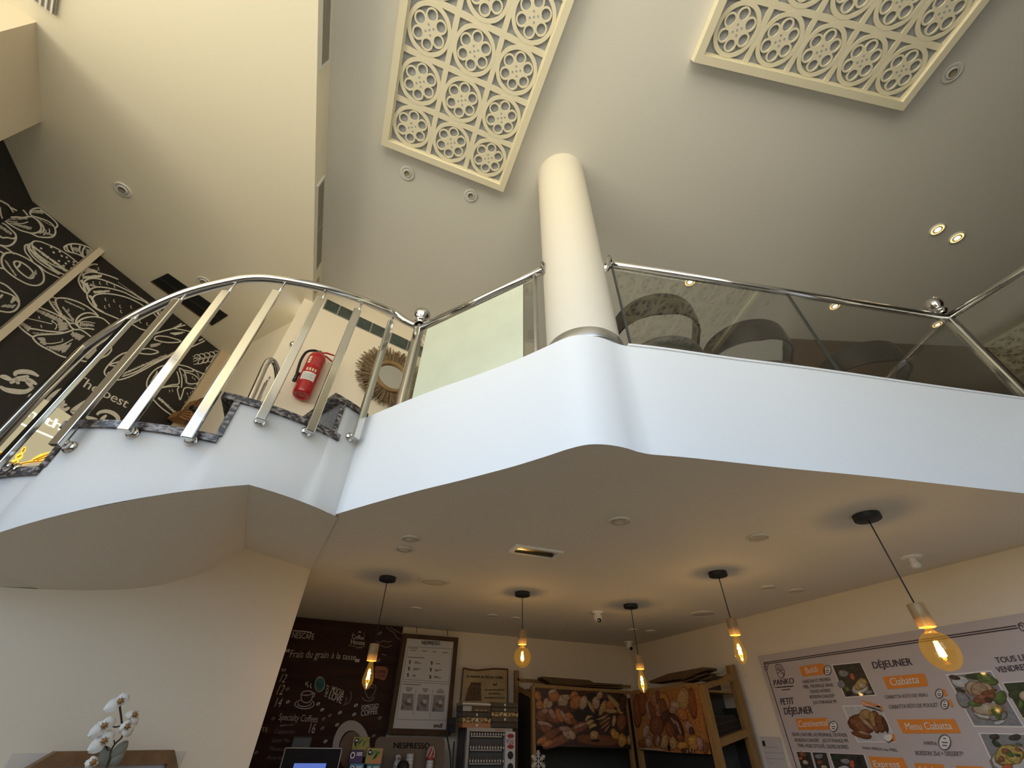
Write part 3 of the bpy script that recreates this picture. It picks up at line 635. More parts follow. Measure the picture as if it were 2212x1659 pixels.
aw = math.atan2(nx_.y, nx_.x)
def wrap(mb, a0, a1, f0, f1, m, r=er+.0008):
    n_ = 10; k = mb.mi(m); g = [[mb.bm.verts.new((c.x+r*math.cos(aw+a0+(a1-a0)*i/n_), c.y+r*math.sin(aw+a0+(a1-a0)*i/n_), z0+hh*z)) for i in range(n_+1)] for z in (f0, f1)]
    for i in range(n_):
        f = mb.bm.faces.new((g[0][i], g[0][i+1], g[1][i+1], g[1][i])); f.material_index = k; f.smooth = True
mb = MB(); wrap(mb, -.95, .55, .25, .42, LBL); mb.build('label', fe, recalc=False)['label'] = 'white printed label'
mb = MB()
for i in range(4): wrap(mb, -.8, .2+.08*(i % 2), .28+.03*i, .288+.03*i, mat('print_grey', (.2, .2, .2), .6), er+.0014)
for i in range(3): wrap(mb, -.95, -.62, .62+.055*i, .665+.055*i, LBC)
for i in range(4): wrap(mb, -.7+.3*i, -.52+.3*i, .45, .51, LBC)
for i in range(5): wrap(mb, -.45, .55-.1*(i % 3), .60+.04*i, .606+.04*i, mat('print_pink', (.55, .25, .22), .6))
tmp = D.meshes.new('prints'); bmesh.ops.translate(mb.bm, verts=mb.bm.verts[:], vec=-wpos(fe)); mb.bm.to_mesh(tmp); mb.bm.free()
b2_ = bmesh.new(); b2_.from_mesh(fe_cyl.data); n0 = len(b2_.faces); b2_.from_mesh(tmp); b2_.faces.ensure_lookup_table()
for m_ in mb.mats: fe_cyl.data.materials.append(m_)
for f_ in b2_.faces[n0:]: f_.material_index += 1
b2_.to_mesh(fe_cyl.data); b2_.free(); D.meshes.remove(tmp)
# round mirror with a raffia rim
mc = GW((847, 815), .03); mq = thing('mirror', 'round mirror with a brown raffia fringe behind the newel post', 'mirror', mc)
RAF = mat('raffia', (.30, .20, .105), .8, noise=.5, scale=40); RAFD = mat('raffia_dark', (.13, .085, .045), .85); ROPE = mat('rope_rim', (.34, .215, .09), .75, noise=.35, scale=60)
up_ = V((0, 0, 1)); mb = MB(); R_o, R_i = .335, .15
mb.disc(mc-nx_*.016, tx_*R_o*.86, up_*R_o*.86, RAFD, 48)
for i in range(420):
    a = 2*PI*i/420+random.uniform(-.01, .01); rr_ = R_o*random.uniform(.86, 1.06); a2 = a+random.uniform(-.05, .05); w = .0042; dz = random.uniform(-.012, .018)
    d0 = tx_*math.cos(a)+up_*math.sin(a); d1 = tx_*math.cos(a2)+up_*math.sin(a2); s_ = tx_*-math.sin(a)+up_*math.cos(a)
    mb.poly([mc+d0*R_i+s_*w*.6, mc+d0*R_i-s_*w*.6, mc+d1*rr_-s_*w+nx_*dz, mc+d1*rr_+s_*w+nx_*dz], RAF if random.random() < .72 else RAFD)
mb.build('fringe', mq, recalc=False)
mb = MB(); mb.tube([mc+nx_*.012+(tx_*math.cos(2*PI*i/48)+up_*math.sin(2*PI*i/48))*.157 for i in range(48)], .02, ROPE, 12, closed=True); mb.build('rim', mq)
mb = MB(); mb.disc(mc+nx_*.006, tx_*.15, up_*.15, mat('mirror_glass', (.82, .82, .80), .02, 1.0), 48); mb.build('glass', mq)

# ================================================================== chairs on the mezzanine
CHM = mat('dark_bentwood', (.045, .034, .029), .28, noise=.3, scale=10, stretch=(1, 1, 8)); SEATM = mat('seat_leather', (.13, .125, .12), .45, noise=.15, scale=30)
def chair(x, y, face, label, hole=False):
    """tub chair; face = azimuth (radians) of its back"""
    t = thing('tub_chair', label, 'chair', V((x, y, MZ)), 'tub chairs on the mezzanine'); o = V((x, y, 0))
    def pt(a, r, z, ex=1.0): return o+V((math.cos(face+a)*r*ex, math.sin(face+a)*r*ex, z))
    mb = MB(); k = mb.mi(CHM); n_ = 44; rows = []
    for i in range(n_+1):
        a = -2.15+4.3*i/n_; u = abs(a)/2.15; ztop = MZ+.715-.02*u*u-.30*max(0, u-.66)**1.3*2.6; hgt = .185-.085*u
        if u > .93: hgt = .085
        zb_ = ztop-hgt; ro = .262+.015*math.cos(a); rows.append([mb.bm.verts.new(pt(a, r, z)) for r, z in ((ro-.016, zb_+.004), (ro, zb_), (ro+.004, (zb_+ztop)/2), (ro, ztop), (ro-.016, ztop-.004), (ro-.013, (zb_+ztop)/2))])
    for i in range(n_):
        for j in range(6):
            f = mb.bm.faces.new((rows[i][j], rows[i][(j+1) % 6], rows[i+1][(j+1) % 6], rows[i+1][j])); f.material_index = k; f.smooth = True
    mb.bm.faces.new(rows[0]); mb.bm.faces.new(rows[-1][::-1]); bk = mb.build('backrest', t); bk.data.set_sharp_from_angle(angle=math.radians(50))
    if hole:
        mb = MB(); mb.lathe([(0, .002), (.019, .002), (.021, 0)], pt(.05, .2795, MZ+.635), BLACK, axis=pt(.05, 1, 0)-pt(.05, 0, 0), seg=20); mb.build('finger_hole', bk)
    mb = MB(); mb.lathe([(0, .345), (.19, .345), (.225, .355), (.235, .375), (.228, .398), (.19, .412), (0, .418)], V((x, y, MZ)), SEATM, seg=36); mb.build('seat', t)
    for a in (-2.1, 2.1):
        mb = MB(); mb.tube([pt(a, .255, MZ+.44), pt(a, .25, MZ+.36)], .02, CHM, 10); mb.tube([pt(a, .262, MZ+.54), pt(a*1.04, .25, MZ+.36)], [.026, .024], CHM, 10); mb.build('arm', t)
    for a in (.7, -.7, 2.4, -2.4):
        mb = MB(); mb.tube([pt(a, .19, MZ+.35), pt(a, .235, MZ+.002)], [.018, .012], CHM, 12); mb.build('leg', t)
chair(1.48, 1.40, math.atan2(-.25, -.13), 'dark tub chair right behind the white column, nearest of the three')
chair(2.17, 1.34, math.atan2(-.30, -.19), 'tub chair with a round finger hole in its grey back, middle of the three', True)
chair(3.05, 1.19, math.atan2(-.27, -.17), 'brown tub chair farthest from the column, near the corner newel')

# ================================================================== pendants
FIL = mat('filament', (1, .7, .3), .5, emit=(1, .50, .10), estr=55.0); CORD = mat('black_cord', (.012, .012, .014), .7); CUP = mat('socket_rim', (.75, .5, .22), .4)
def pendant(x, y, zs, zr, zend, globe, label, watts):
    """zs top of the wooden socket, zr its lower rim, zend the tip of the bulb"""
    o = V((x, y, 0)); t = thing('pendant_lamp', label, 'pendant lamp', V((x, y, LZ)), 'pendant lamps over the counter')
    mb = MB(); mb.lathe([(0, LZ-.025), (.05, LZ-.025), (.053, LZ-.022), (.053, LZ)], o, BLACK, seg=36); mb.build('canopy', t)
    mb = MB(); mb.tube([V((x, y, LZ-.02)), V((x, y, zs-.005))], .0026, CORD, 8); mb.build('cord', t)
    mb = MB(); mb.lathe([(0, zs), (.026, zs), (.028, zs-.003), (.028, zr), (.024, zr), (.024, zr+.02), (0, zr+.02)], o, SOCK, seg=28, mats=[SOCK, SOCK, SOCK, CUP, CUP, CUP]); mb.build('socket', t)
    h = zr-zend; mb = MB()
    if globe: gr = .056; pr = [(.0125, zr+.012), (.0125, zr-.004), (.0135, zr-.010), (.017, zr-.015)]+[(gr*math.sin(a), zend+(h-.012)*.5-(h-.012)*.5*math.cos(a)) for a in [PI*(.87-.87*i/20) for i in range(21)]]
    else: pr = [(.0125, zr+.012), (.0125, zr-.004), (.0145, zr-.015), (.019, zr-.035), (.025, zr-.058), (.030, zr-.078), (.0315, zr-.092), (.029, zr-.106), (.021, zr-.119), (.011, zr-.129), (.005, zr-.136), (0, zend)]
    mb.lathe(pr, o, GLASSB, seg=36); bu = mb.build('bulb', t)
    mb = MB(); m = (zr+zend)/2
    for i in range(4):
        a = PI/2*i+.4; r_ = .010 if globe else .009
        mb.tube([V((x+math.cos(a)*r_*.5, y+math.sin(a)*r_*.5, m+.024)), V((x+math.cos(a)*r_, y+math.sin(a)*r_, m-.024))], .0016, FIL, 6)
    mb.build('filament', bu)
    mb = MB(); mb.tube([V((x, y, zr)), V((x, y, m+.026))], [.006, .003], GLASSC, 8); mb.build('stem', bu)
    l = D.lights.new('bulb_light', 'POINT'); l.energy = watts; l.color = (1, .70, .38); l.shadow_soft_size = .012; ob = D.objects.new('bulb_light', l); C.objects.link(ob); ob.location = (x, y, m)
PW_ = 1.9
pendant(.269, 3.02, .403, .317, .185, False, 'pendant lamp with a pear bulb in front of the brown coffee wall', PW_)
pendant(1.218, 3.0, .545, .460, .331, True, 'pendant lamp with a round globe bulb above the old paper notice', PW_)
pendant(2.108, 2.98, .452, .368, .236, False, 'pendant lamp with a pear bulb between the two bread pictures', PW_)
pendant(2.123, 2.06, .529, .446, .310, False, 'pendant lamp with a pear bulb above the wooden rack by the menu', PW_)
pendant(2.115, 1.118, .418, .338, .200, True, 'largest pendant lamp with a globe bulb hanging before the menu board', PW_)
# security cameras
def cctv(p, look, label, wall=False):
    q = onz(p, LZ); t = thing('security_camera', label, 'camera', q, 'security cameras')
    mb = MB(); mb.lathe([(.045, 0), (.045, .008), (.040, .012), (.034, .013)], q, WHITE, axis=(0, 0, -1), seg=28); mb.build('base', t)
    c = q-V((0, 0, .04)); mb = MB(); mb.lathe([(.030, .012), (.030, .03), (.027, .034)], q, WHITE, axis=(0, 0, -1), seg=24); mb.ell(c, V((.033, 0, 0)), V((0, .033, 0)), V((0, 0, .033)), WHITE, 20, 12); mb.build('head', t)
    lk = V(look).normalized(); mb = MB(); mb.lathe([(.022, .020), (.022, .046), (.018, .049)], c, WHITE, axis=lk, seg=20); mb.lathe([(.018, .0485), (.012, .046), (0, .046)], c, BLACKG, axis=lk, seg=20); mb.build('lens', t)
cctv((1290, 1322), (-.3, -1, -.75), 'white dome camera on the ceiling left of the middle pendant')
cctv((1358, 1386), (-.2, -1, -.7), 'white dome camera in the shop corner above the bread pictures')

# ================================================================== chalk mural on the black wall
CHALK = mat('chalk_white', (.80, .75, .64), .8, noise=.2, scale=60); CHALKD = mat('chalk_thin', (.50, .46, .40), .8)
zA, zB, zC, zD, zE, zF, zG = zoom(0, 420, 9.217), zoom(0, 560, 9.217), zoom(160, 560, 9.217), zoom(20, 640, 8.508), zoom(200, 660, 7.373), zoom(0, 780, 5.927), zoom(300, 760, 8.295)
mu = MB(); MN = MU.n; MO = .004
a = V((-1.760, 4.110, 0)); b = V((-2.915, 2.762, 0))
mu.prism([V((p.x, p.y, z))+MN*.0005 for p, z in ((a, GZ+.2), (b, GZ+.2), (b, SZ-.002), (a, SZ-.002))], MN*.002, BLACKW)
_so = [0]
def clampm(q, pl):
    q = q.copy(); q.z = min(q.z, SZ-.012)
    if pl is MU:
        d0 = V((-1.753, 4.118, 0)); u = V((-1.169, -1.364, 0)).normalized(); t = (q-d0).dot(u); q -= u*(t-min(max(t, .10), 1.785))
    return q
def st(z, pts, w=.017, m=CHALK, sm=4, pl=MU): _so[0] += 1; mu.stroke([clampm(pl(z(p), MO+.000004*_so[0]), pl) for p in pts], w*.66, pl.n, m, sm)
def sts(z, L, w=.017, m=CHALK, sm=4):
    for p in L: st(z, p, w, m, sm)
def hatch(z, a, b, c, d, n, m=CHALKD, w=.0095):
    """n thin lines between line a-b and line c-d"""
    for i in range(n):
        t = (i+random.uniform(.2, .8))/n; u0, u1 = random.uniform(0, .2), random.uniform(.7, 1)
        p = (a[0]+(b[0]-a[0])*t, a[1]+(b[1]-a[1])*t); q = (c[0]+(d[0]-c[0])*t, c[1]+(d[1]-c[1])*t)
        st(z, [(p[0]+(q[0]-p[0])*u0, p[1]+(q[1]-p[1])*u0), (p[0]+(q[0]-p[0])*u1, p[1]+(q[1]-p[1])*u1)], w, m, 1)
def ring_(z, c, rx, ry, rot, w=.012, m=CHALK, a0=0, a1=2*PI):
    n = 14; cs, sn = math.cos(rot), math.sin(rot); P = []
    for i in range(n+1):
        a = a0+(a1-a0)*i/n; x, y = rx*math.cos(a), ry*math.sin(a); P.append((c[0]+x*cs-y*sn, c[1]+x*sn+y*cs))
    st(z, P, w, m, 2)
def cs_(z, pts, r=16):
    for p in pts: ring_(z, p, r, r*1.3, -.4, .008, CHALK, 1.6, 4.9)
# twisted loaf, buns, bagel, biscuit, croissant left of the pilaster
sts(zA, [[(420, 280), (500, 350), (550, 420)], [(180, 430), (330, 450), (470, 460), (600, 440), (700, 480), (780, 560), (820, 650), (800, 720), (720, 765), (600, 770)], [(50, 490), (200, 600), (400, 710), (600, 770), (760, 840), (900, 855), (1020, 850), (1090, 800), (1105, 720), (1085, 650)],
  [(600, 400), (610, 330), (680, 285), (780, 270), (870, 295), (910, 340)], [(610, 360), (700, 330), (850, 335), (950, 370), (1060, 460), (1120, 560), (1145, 620), (1110, 660), (1085, 655)], [(600, 390), (650, 430), (760, 460), (900, 510), (1000, 560), (1080, 640)], [(740, 500), (830, 590), (875, 680), (850, 740), (780, 770)]])
sts(zA, [[(120, 520), (250, 545), (350, 545)], [(280, 575), (440, 580), (560, 545)], [(910, 700), (915, 770), (860, 810)], [(980, 680), (985, 750), (940, 800)]], .010)
hatch(zA, (150, 560), (600, 720), (330, 590), (640, 640), 16); hatch(zA, (640, 300), (880, 350), (640, 370), (850, 400), 12); hatch(zA, (700, 440), (1050, 620), (720, 470), (1040, 640), 14); hatch(zA, (800, 760), (1050, 830), (860, 740), (1060, 780), 12); hatch(zA, (130, 480), (560, 460), (150, 520), (520, 500), 14)
sts(zA, [[(0, 540), (120, 610), (230, 710), (300, 780), (320, 850), (300, 930), (230, 1000), (130, 1030), (0, 1005)], [(0, 820), (40, 860), (150, 860), (260, 880), (310, 860)]]); hatch(zA, (0, 600), (250, 760), (0, 680), (220, 820), 12)
sts(zA, [[(490, 1060), (510, 1010), (590, 990), (640, 960), (690, 930), (800, 940), (900, 975), (1100, 1060), (1300, 1170), (1450, 1280), (1580, 1390)], [(490, 1060), (510, 1150), (600, 1260), (680, 1370), (800, 1440), (900, 1530), (1020, 1590), (1160, 1650), (1210, 1680)], [(590, 1000), (600, 1080), (680, 1200), (800, 1310), (1000, 1440), (1200, 1560), (1300, 1600)],
  [(640, 960), (650, 1060), (740, 1180), (870, 1280), (1050, 1400), (1250, 1490), (1400, 1540)], [(560, 1000), (560, 1090), (640, 1220), (780, 1350), (980, 1480), (1180, 1590)]], .015)
hatch(zA, (660, 1010), (1350, 1500), (620, 1040), (1300, 1550), 40, CHALK); hatch(zA, (520, 1060), (1150, 1600), (580, 1040), (1220, 1580), 40, CHALK)
for p in ((1070, 1155), (1230, 1225), (1330, 1255), (1175, 1325), (1310, 1375), (1370, 1330), (1470, 1345), (1465, 1395), (1270, 1420), (1425, 1470), (1190, 1140), (820, 1075), (1160, 1390), (1020, 1050)): ring_(zA, p, 9, 7, .6, .016)
sts(zA, [[(1270, 1055), (1330, 1010), (1420, 985), (1520, 985), (1650, 1010), (1800, 1040), (1940, 1105)], [(1270, 1055), (1310, 1120), (1400, 1150), (1550, 1190), (1720, 1280)], [(1330, 1030), (1340, 1090), (1390, 1140)], [(1415, 995), (1420, 1060), (1470, 1150)], [(1600, 1020), (1580, 1110), (1640, 1230)], [(1700, 1030), (1650, 1110), (1650, 1200), (1700, 1270)]])
hatch(zA, (1430, 1040), (1570, 1060), (1480, 1130), (1570, 1160), 9); hatch(zA, (1690, 1080), (1720, 1220), (1900, 1100), (1740, 1250), 12)
sts(zB, [[(30, 20), (40, 100), (100, 200), (250, 330), (450, 450), (600, 510), (750, 520), (850, 460), (875, 380), (850, 250), (740, 120), (560, 0), (400, -80), (250, -130), (110, -120), (40, -40), (30, 20)], [(275, 90), (290, 50), (340, 40), (430, 65), (560, 150), (650, 250), (670, 330), (640, 375), (560, 370), (430, 280), (330, 180), (275, 90)], [(400, 70), (390, 120), (340, 170)], [(0, 170), (80, 190)]])
hatch(zB, (80, 20), (300, 340), (130, 20), (340, 320), 24); hatch(zB, (560, 350), (720, 200), (600, 380), (740, 320), 10)
sts(zA, [[(0, 1010), (140, 1080), (290, 1190)], [(0, 1130), (110, 1200)]])
sts(zB, [[(0, 460), (120, 520), (250, 630), (340, 740), (380, 850), (360, 950), (280, 1030), (160, 1055), (0, 1030)], [(0, 620), (60, 650), (160, 680), (280, 740), (370, 850)], [(280, 740), (260, 790), (220, 870), (310, 800), (370, 860)], [(0, 770), (50, 700)]]); hatch(zB, (0, 950), (250, 980), (100, 900), (330, 900), 12)
# pretzel loaf
sts(zD, [[(160, 520), (230, 600), (330, 680), (430, 740), (520, 710), (700, 700), (900, 690), (1050, 660), (1190, 610)], [(430, 740), (450, 790), (540, 880), (680, 960), (800, 1020), (930, 1090), (1100, 1140), (1280, 1170), (1380, 1195), (1510, 1195), (1650, 1150), (1800, 1080), (1880, 990)], [(340, 640), (360, 600), (450, 600), (700, 640), (1000, 665)], [(540, 200), (700, 260), (900, 350), (1020, 420), (1090, 490), (1130, 560), (1200, 610), (1290, 610), (1360, 640), (1440, 695), (1560, 790)],
  [(730, 60), (760, 130), (850, 250), (950, 350), (1050, 440), (1110, 490), (1200, 500), (1240, 530), (1300, 590)], [(730, 40), (790, 15), (860, 40), (850, 80), (880, 180), (960, 330), (1040, 430)], [(860, 40), (960, 30), (1100, 50), (1280, 110), (1450, 200), (1580, 300), (1640, 370)], [(1225, 490), (1240, 420), (1320, 340), (1430, 305), (1550, 320), (1640, 370)],
  [(1240, 500), (1300, 440), (1400, 395), (1550, 375), (1700, 400), (1800, 470), (1880, 570), (1925, 740)], [(1250, 500), (1270, 550), (1340, 590), (1440, 590), (1560, 610)], [(1740, 730), (1800, 760), (1850, 810), (1880, 990)], [(1580, 870), (1580, 970), (1450, 1080), (1320, 1130)]])
sts(zD, [[(1290, 480), (1400, 465), (1580, 495)], [(560, 850), (750, 870), (900, 850), (970, 830)], [(680, 930), (850, 920), (1020, 870), (1170, 790)], [(300, 400), (450, 430), (620, 470), (790, 510)], [(790, 460), (860, 510), (870, 560), (840, 610)]], .010)
hatch(zD, (540, 230), (1000, 420), (430, 260), (960, 520), 26); hatch(zD, (880, 470), (900, 640), (1080, 480), (1100, 610), 22); hatch(zD, (240, 470), (400, 560), (200, 520), (330, 640), 18); hatch(zD, (950, 360), (1150, 470), (1010, 340), (1210, 480), 14); hatch(zD, (1000, 60), (1400, 230), (1040, 110), (1370, 260), 18)
hatch(zD, (960, 200), (1180, 480), (1010, 190), (1200, 420), 18); hatch(zD, (420, 660), (950, 690), (440, 690), (960, 680), 20); hatch(zD, (500, 760), (620, 900), (660, 760), (700, 880), 16); hatch(zD, (720, 960), (1000, 1050), (800, 920), (1180, 840), 26); hatch(zD, (1170, 640), (1400, 720), (1120, 720), (1260, 830), 18); hatch(zD, (1280, 560), (1580, 560), (1300, 470), (1500, 500), 16); hatch(zD, (1350, 1150), (1520, 1180), (1560, 960), (1620, 980), 16); hatch(zD, (750, 90), (960, 330), (850, 100), (990, 330), 12)
cs_(zD, [(1100, 250), (560, 390), (800, 460), (600, 550), (990, 800), (1720, 830)])
# sliced loaf
sts(zC, [[(470, 105), (370, 100), (250, 160), (170, 250), (110, 340), (90, 430), (130, 530), (190, 620), (260, 690)], [(160, 330), (230, 280), (350, 255), (500, 275), (700, 330), (880, 400)], [(190, 500), (220, 430), (300, 390), (420, 380), (600, 420), (850, 520), (1100, 640), (1300, 760), (1450, 850), (1620, 1000), (1700, 1090), (1750, 1170)], [(290, 650), (340, 590), (450, 555), (600, 560), (800, 600), (1000, 660), (1200, 760), (1430, 860), (1600, 1000), (1690, 1120), (1740, 1200)], [(190, 500), (200, 590), (260, 690)],
  [(290, 650), (260, 690), (270, 780), (330, 880), (430, 980), (600, 1070), (820, 1160), (1000, 1240), (1180, 1310), (1330, 1390), (1510, 1420), (1640, 1380), (1700, 1290)], [(370, 770), (430, 710), (560, 685), (720, 690), (900, 720), (1100, 780), (1340, 900), (1530, 1040), (1620, 1110), (1690, 1215), (1700, 1290)], [(370, 770), (380, 870), (450, 970), (600, 1060)]])
cs_(zC, [(640, 800), (810, 830), (630, 950), (715, 920), (930, 940), (1150, 950), (950, 1040), (400, 470), (530, 475), (670, 480), (820, 545), (500, 190), (1330, 1240), (1470, 1290), (1600, 1290)], 22)
hatch(zC, (170, 330), (560, 300), (180, 400), (540, 370), 26, CHALK); hatch(zC, (190, 480), (280, 650), (280, 470), (330, 590), 16, CHALK); hatch(zC, (380, 620), (700, 610), (390, 690), (720, 660), 22, CHALK); hatch(zC, (280, 720), (430, 960), (350, 720), (470, 930), 24, CHALK); hatch(zC, (110, 420), (230, 640), (180, 400), (260, 640), 20, CHALK); hatch(zC, (280, 160), (480, 230), (200, 260), (440, 250), 20, CHALK); hatch(zC, (300, 530), (460, 560), (330, 480), (480, 540), 14); hatch(zC, (860, 440), (1400, 800), (900, 480), (1420, 830), 14); hatch(zC, (1640, 1000), (1760, 1120), (1700, 980), (1790, 1090), 10)
# baguette, wheat, round loaf
sts(zE, [[(590, 735), (700, 640), (900, 500), (1080, 420), (1280, 365), (1420, 285)], [(1280, 365), (1450, 315), (1480, 320)], [(1280, 365), (1440, 390), (1590, 420)], [(980, 540), (1020, 490), (1150, 490), (1280, 520), (1410, 570), (1280, 590), (1130, 580), (980, 540)], [(250, 950), (350, 850), (470, 770), (590, 735)], [(250, 950), (340, 960), (430, 960), (600, 920)], [(260, 940), (460, 885), (600, 850)], [(250, 950), (200, 1020), (190, 1080), (240, 1140), (330, 1180), (440, 1180), (600, 1130), (800, 1030), (1000, 920), (1200, 820), (1330, 760), (1500, 690), (1640, 630), (1790, 560)],
  [(470, 1130), (700, 1050), (900, 940), (1150, 830), (1380, 690)], [(780, 765), (700, 730), (850, 685), (950, 700), (1050, 740), (930, 775), (780, 765)], [(1690, 560), (1760, 530)]])
hatch(zE, (470, 1110), (1200, 800), (520, 1060), (1160, 770), 44, CHALK); hatch(zE, (1220, 440), (1300, 470), (1480, 420), (1420, 450), 12, CHALK); hatch(zE, (900, 620), (920, 670), (1110, 590), (1060, 640), 10); hatch(zE, (220, 1090), (280, 1140), (270, 1040), (320, 1110), 8)
def ear(z, a, b, n, r):
    dx, dy = (b[0]-a[0])/n, (b[1]-a[1])/n; L = math.hypot(dx, dy); rot = math.atan2(dy, dx)
    for i in range(n):
        for s in (-1, 1):
            c = (a[0]+dx*(i+.5+.25*s)-dy/L*s*r*.75, a[1]+dy*(i+.5+.25*s)+dx/L*s*r*.75); ring_(z, c, L*.62, r*.62, rot-s*.45, .010)
            st(z, [(c[0]-dx*.5, c[1]-dy*.5), (c[0]-dx*1.0-dy/L*s*r*.5, c[1]-dy*1.0+dx/L*s*r*.5)], .008, CHALK, 1)
ear(zE, (1660, 860), (2120, 770), 6, 55); ear(zE, (1880, 1020), (2100, 960), 3, 45)
sts(zE, [[(1600, 890), (1660, 870), (1700, 830)], [(1610, 935), (1720, 925), (1800, 900)], [(1600, 855), (1680, 820)], [(1800, 1020), (1900, 1000)], [(1800, 1060), (1950, 1060)]], .010)
sts(zG, [[(160, 690), (140, 570), (180, 450), (280, 330), (400, 260), (520, 235), (640, 230), (760, 240), (880, 270), (990, 320), (1150, 390), (1310, 470)], [(160, 690), (210, 790), (290, 890), (400, 1000), (550, 1110), (680, 1190), (800, 1250)], [(680, 350), (710, 450), (715, 570), (600, 590), (480, 620), (330, 660)], [(330, 660), (480, 630), (600, 620), (715, 620), (690, 680), (720, 800), (740, 860), (780, 760), (810, 660), (880, 640), (1000, 670), (1080, 690), (1120, 760)], [(720, 310), (760, 420), (770, 540), (760, 640)], [(720, 290), (800, 330), (830, 400), (850, 470), (860, 550), (950, 575), (1110, 600), (1090, 640)],
  [(820, 370), (900, 380), (1000, 420), (1080, 500), (1110, 600)], [(800, 330), (970, 350), (960, 310)], [(1310, 470), (1180, 450), (1230, 580)], [(1180, 480), (1220, 560)]])
hatch(zG, (180, 560), (330, 330), (280, 560), (330, 400), 18, CHALK); hatch(zG, (320, 830), (680, 1150), (370, 800), (720, 1110), 30, CHALK); hatch(zG, (780, 400), (850, 560), (830, 400), (840, 580), 10); hatch(zG, (870, 580), (1090, 640), (880, 600), (1080, 620), 12); hatch(zG, (1000, 350), (1180, 640), (1060, 360), (1160, 600), 14); cs_(zG, [(560, 700), (610, 690), (880, 750), (940, 740), (1030, 750), (990, 870), (900, 940), (1010, 490), (970, 460)], 14)
# lettering
text(mu, 'The best', MU(zF((925, 262)), MO), MU(zF((1612, 600)), MO), MU(zF((1000, 160)), MO), CHALK, bold=.01)
SW = .034
for pts, w in (([(190, 190), (205, 150), (280, 135), (380, 142), (440, 165), (495, 195)], SW), ([(130, 285), (200, 240), (290, 215), (370, 190)], SW), ([(195, 215), (218, 255), (236, 296)], SW*.7), ([(250, 240), (330, 238), (400, 258), (470, 300)], SW), ([(330, 240), (370, 285), (420, 350)], SW*.8), ([(0, 195), (70, 208), (160, 255)], SW), ([(0, 320), (60, 360), (150, 382), (250, 393), (340, 385), (430, 330)], SW*1.1),
    ([(440, 420), (400, 450), (410, 490), (460, 480)], SW), ([(830, 355), (760, 385), (660, 460), (560, 555)], SW), ([(690, 430), (735, 460), (710, 495), (640, 470)], SW*.9), ([(640, 480), (650, 525), (690, 535), (740, 500)], SW*.9), ([(745, 560), (800, 520), (820, 500)], SW*.8),
    ([(860, 560), (800, 560), (775, 600), (830, 622), (890, 590)], SW), ([(1105, 505), (1010, 580), (930, 650), (1000, 650)], SW), ([(1240, 690), (1280, 655), (1370, 643), (1460, 675), (1510, 730), (1490, 775), (1400, 790)], SW), ([(1365, 690), (1310, 740), (1280, 790)], SW*.8), ([(1100, 715), (1180, 740), (1250, 755)], SW)):
    mu.stroke([MU(zF(p), MO+.001) for p in pts], w, MN, CHALK, 5, True)
tag(mu.build('chalk_mural', origin=V((-2.3, 3.4, .3)), recalc=False), 'black wall mural of white chalk breads and lettering behind the stair railing', 'mural')
# few strokes that run on over the black side wall
mu = MB()
st(zA, [(0, 120), (150, 200), (210, 270), (270, 360)], pl=BW); st(zA, [(220, 265), (340, 325)], pl=BW); st(zA, [(0, 250), (20, 400), (50, 480)], pl=BW)
tag(mu.build('chalk_drawing', origin=V((-2.91, 2.6, 2.2)), recalc=False), 'white chalk lines on the black side wall in the left corner', 'drawing')
# backlit sign low on the wall
SIGN = mat('sign_face', (.55, .50, .34), .4, emit=(.62, .56, .36), estr=.42); SIGNW = mat('sign_letters', (.8, .78, .7), .4, emit=(1, .97, .85), estr=.9); SIGNO = mat('sign_wheat', (.9, .5, .05), .4, emit=(1, .55, .05), estr=1.3); SIGND = mat('sign_line', (.5, .2, .02), .5, emit=(.5, .2, .02), estr=.3)
sg = MB(); q = [MU(zF(p), .016) for p in ((520, 455), (930, 715), (760, 1230), (300, 1430), (-350, 1500), (-420, 1150), (-80, 1100))]
sg.prism(q, -MN*.005, SIGN)
def s2(pts, w, m, o=.0175, t=False): sg.stroke([MU(zF(p), o) for p in pts], w, MN, m, 4, t)
text(sg, 'in the', MU(zF((268, 672)), .0175), MU(zF((905, 950)), .0175), MU(zF((330, 560)), .0175), SIGNW, bold=.02)
s2([(150, 745), (390, 855), (690, 985)], .012, SIGNW)
for c, r1, r2, ro in (((275, 950), 48, 28, -1.0), ((215, 1035), 42, 26, -1.0), ((300, 1140), 55, 26, -1.05), ((245, 1220), 58, 42, -.5), ((185, 1300), 62, 40, -.5), ((110, 1350), 60, 30, -.6), ((10, 1190), 40, 22, 1.2), ((20, 1265), 45, 20, -.5), ((-60, 1290), 60, 30, .2)):
    P = []
    for i in range(16):
        a = 2*PI*i/16; x, y = r1*math.cos(a)*(1-.25*abs(math.sin(a))), r2*math.sin(a); P.append(MU(zF((c[0]+x*math.cos(ro)-y*math.sin(ro), c[1]+x*math.sin(ro)+y*math.cos(ro))), .0175))
    sg.poly(P, SIGNO)
    s2([(c[0]-r1*.5*math.cos(ro), c[1]-r1*.5*math.sin(ro)), (c[0]+r1*.6*math.cos(ro), c[1]+r1*.6*math.sin(ro))], .008, SIGND, .0182)
sg.poly([MU(zF(p), .0175) for p in ((50, 1395), (200, 1320), (400, 1270), (430, 1240), (520, 1190), (680, 1150), (640, 1210), (560, 1290), (400, 1300), (220, 1345))], SIGNO)
s2([(420, 1275), (520, 1230), (650, 1180)], .008, SIGND, .0182); s2([(170, 1360), (300, 1310), (420, 1290), (560, 1280)], .008, SIGND, .0182); s2([(470, 1270), (560, 1240), (620, 1220)], .008, SIGND, .0182)
tag(sg.build('backlit_sign', origin=V((-2.2, 3.6, -.6)), recalc=False), 'glowing beige sign with white letters and orange wheat, low behind the left balusters', 'sign')
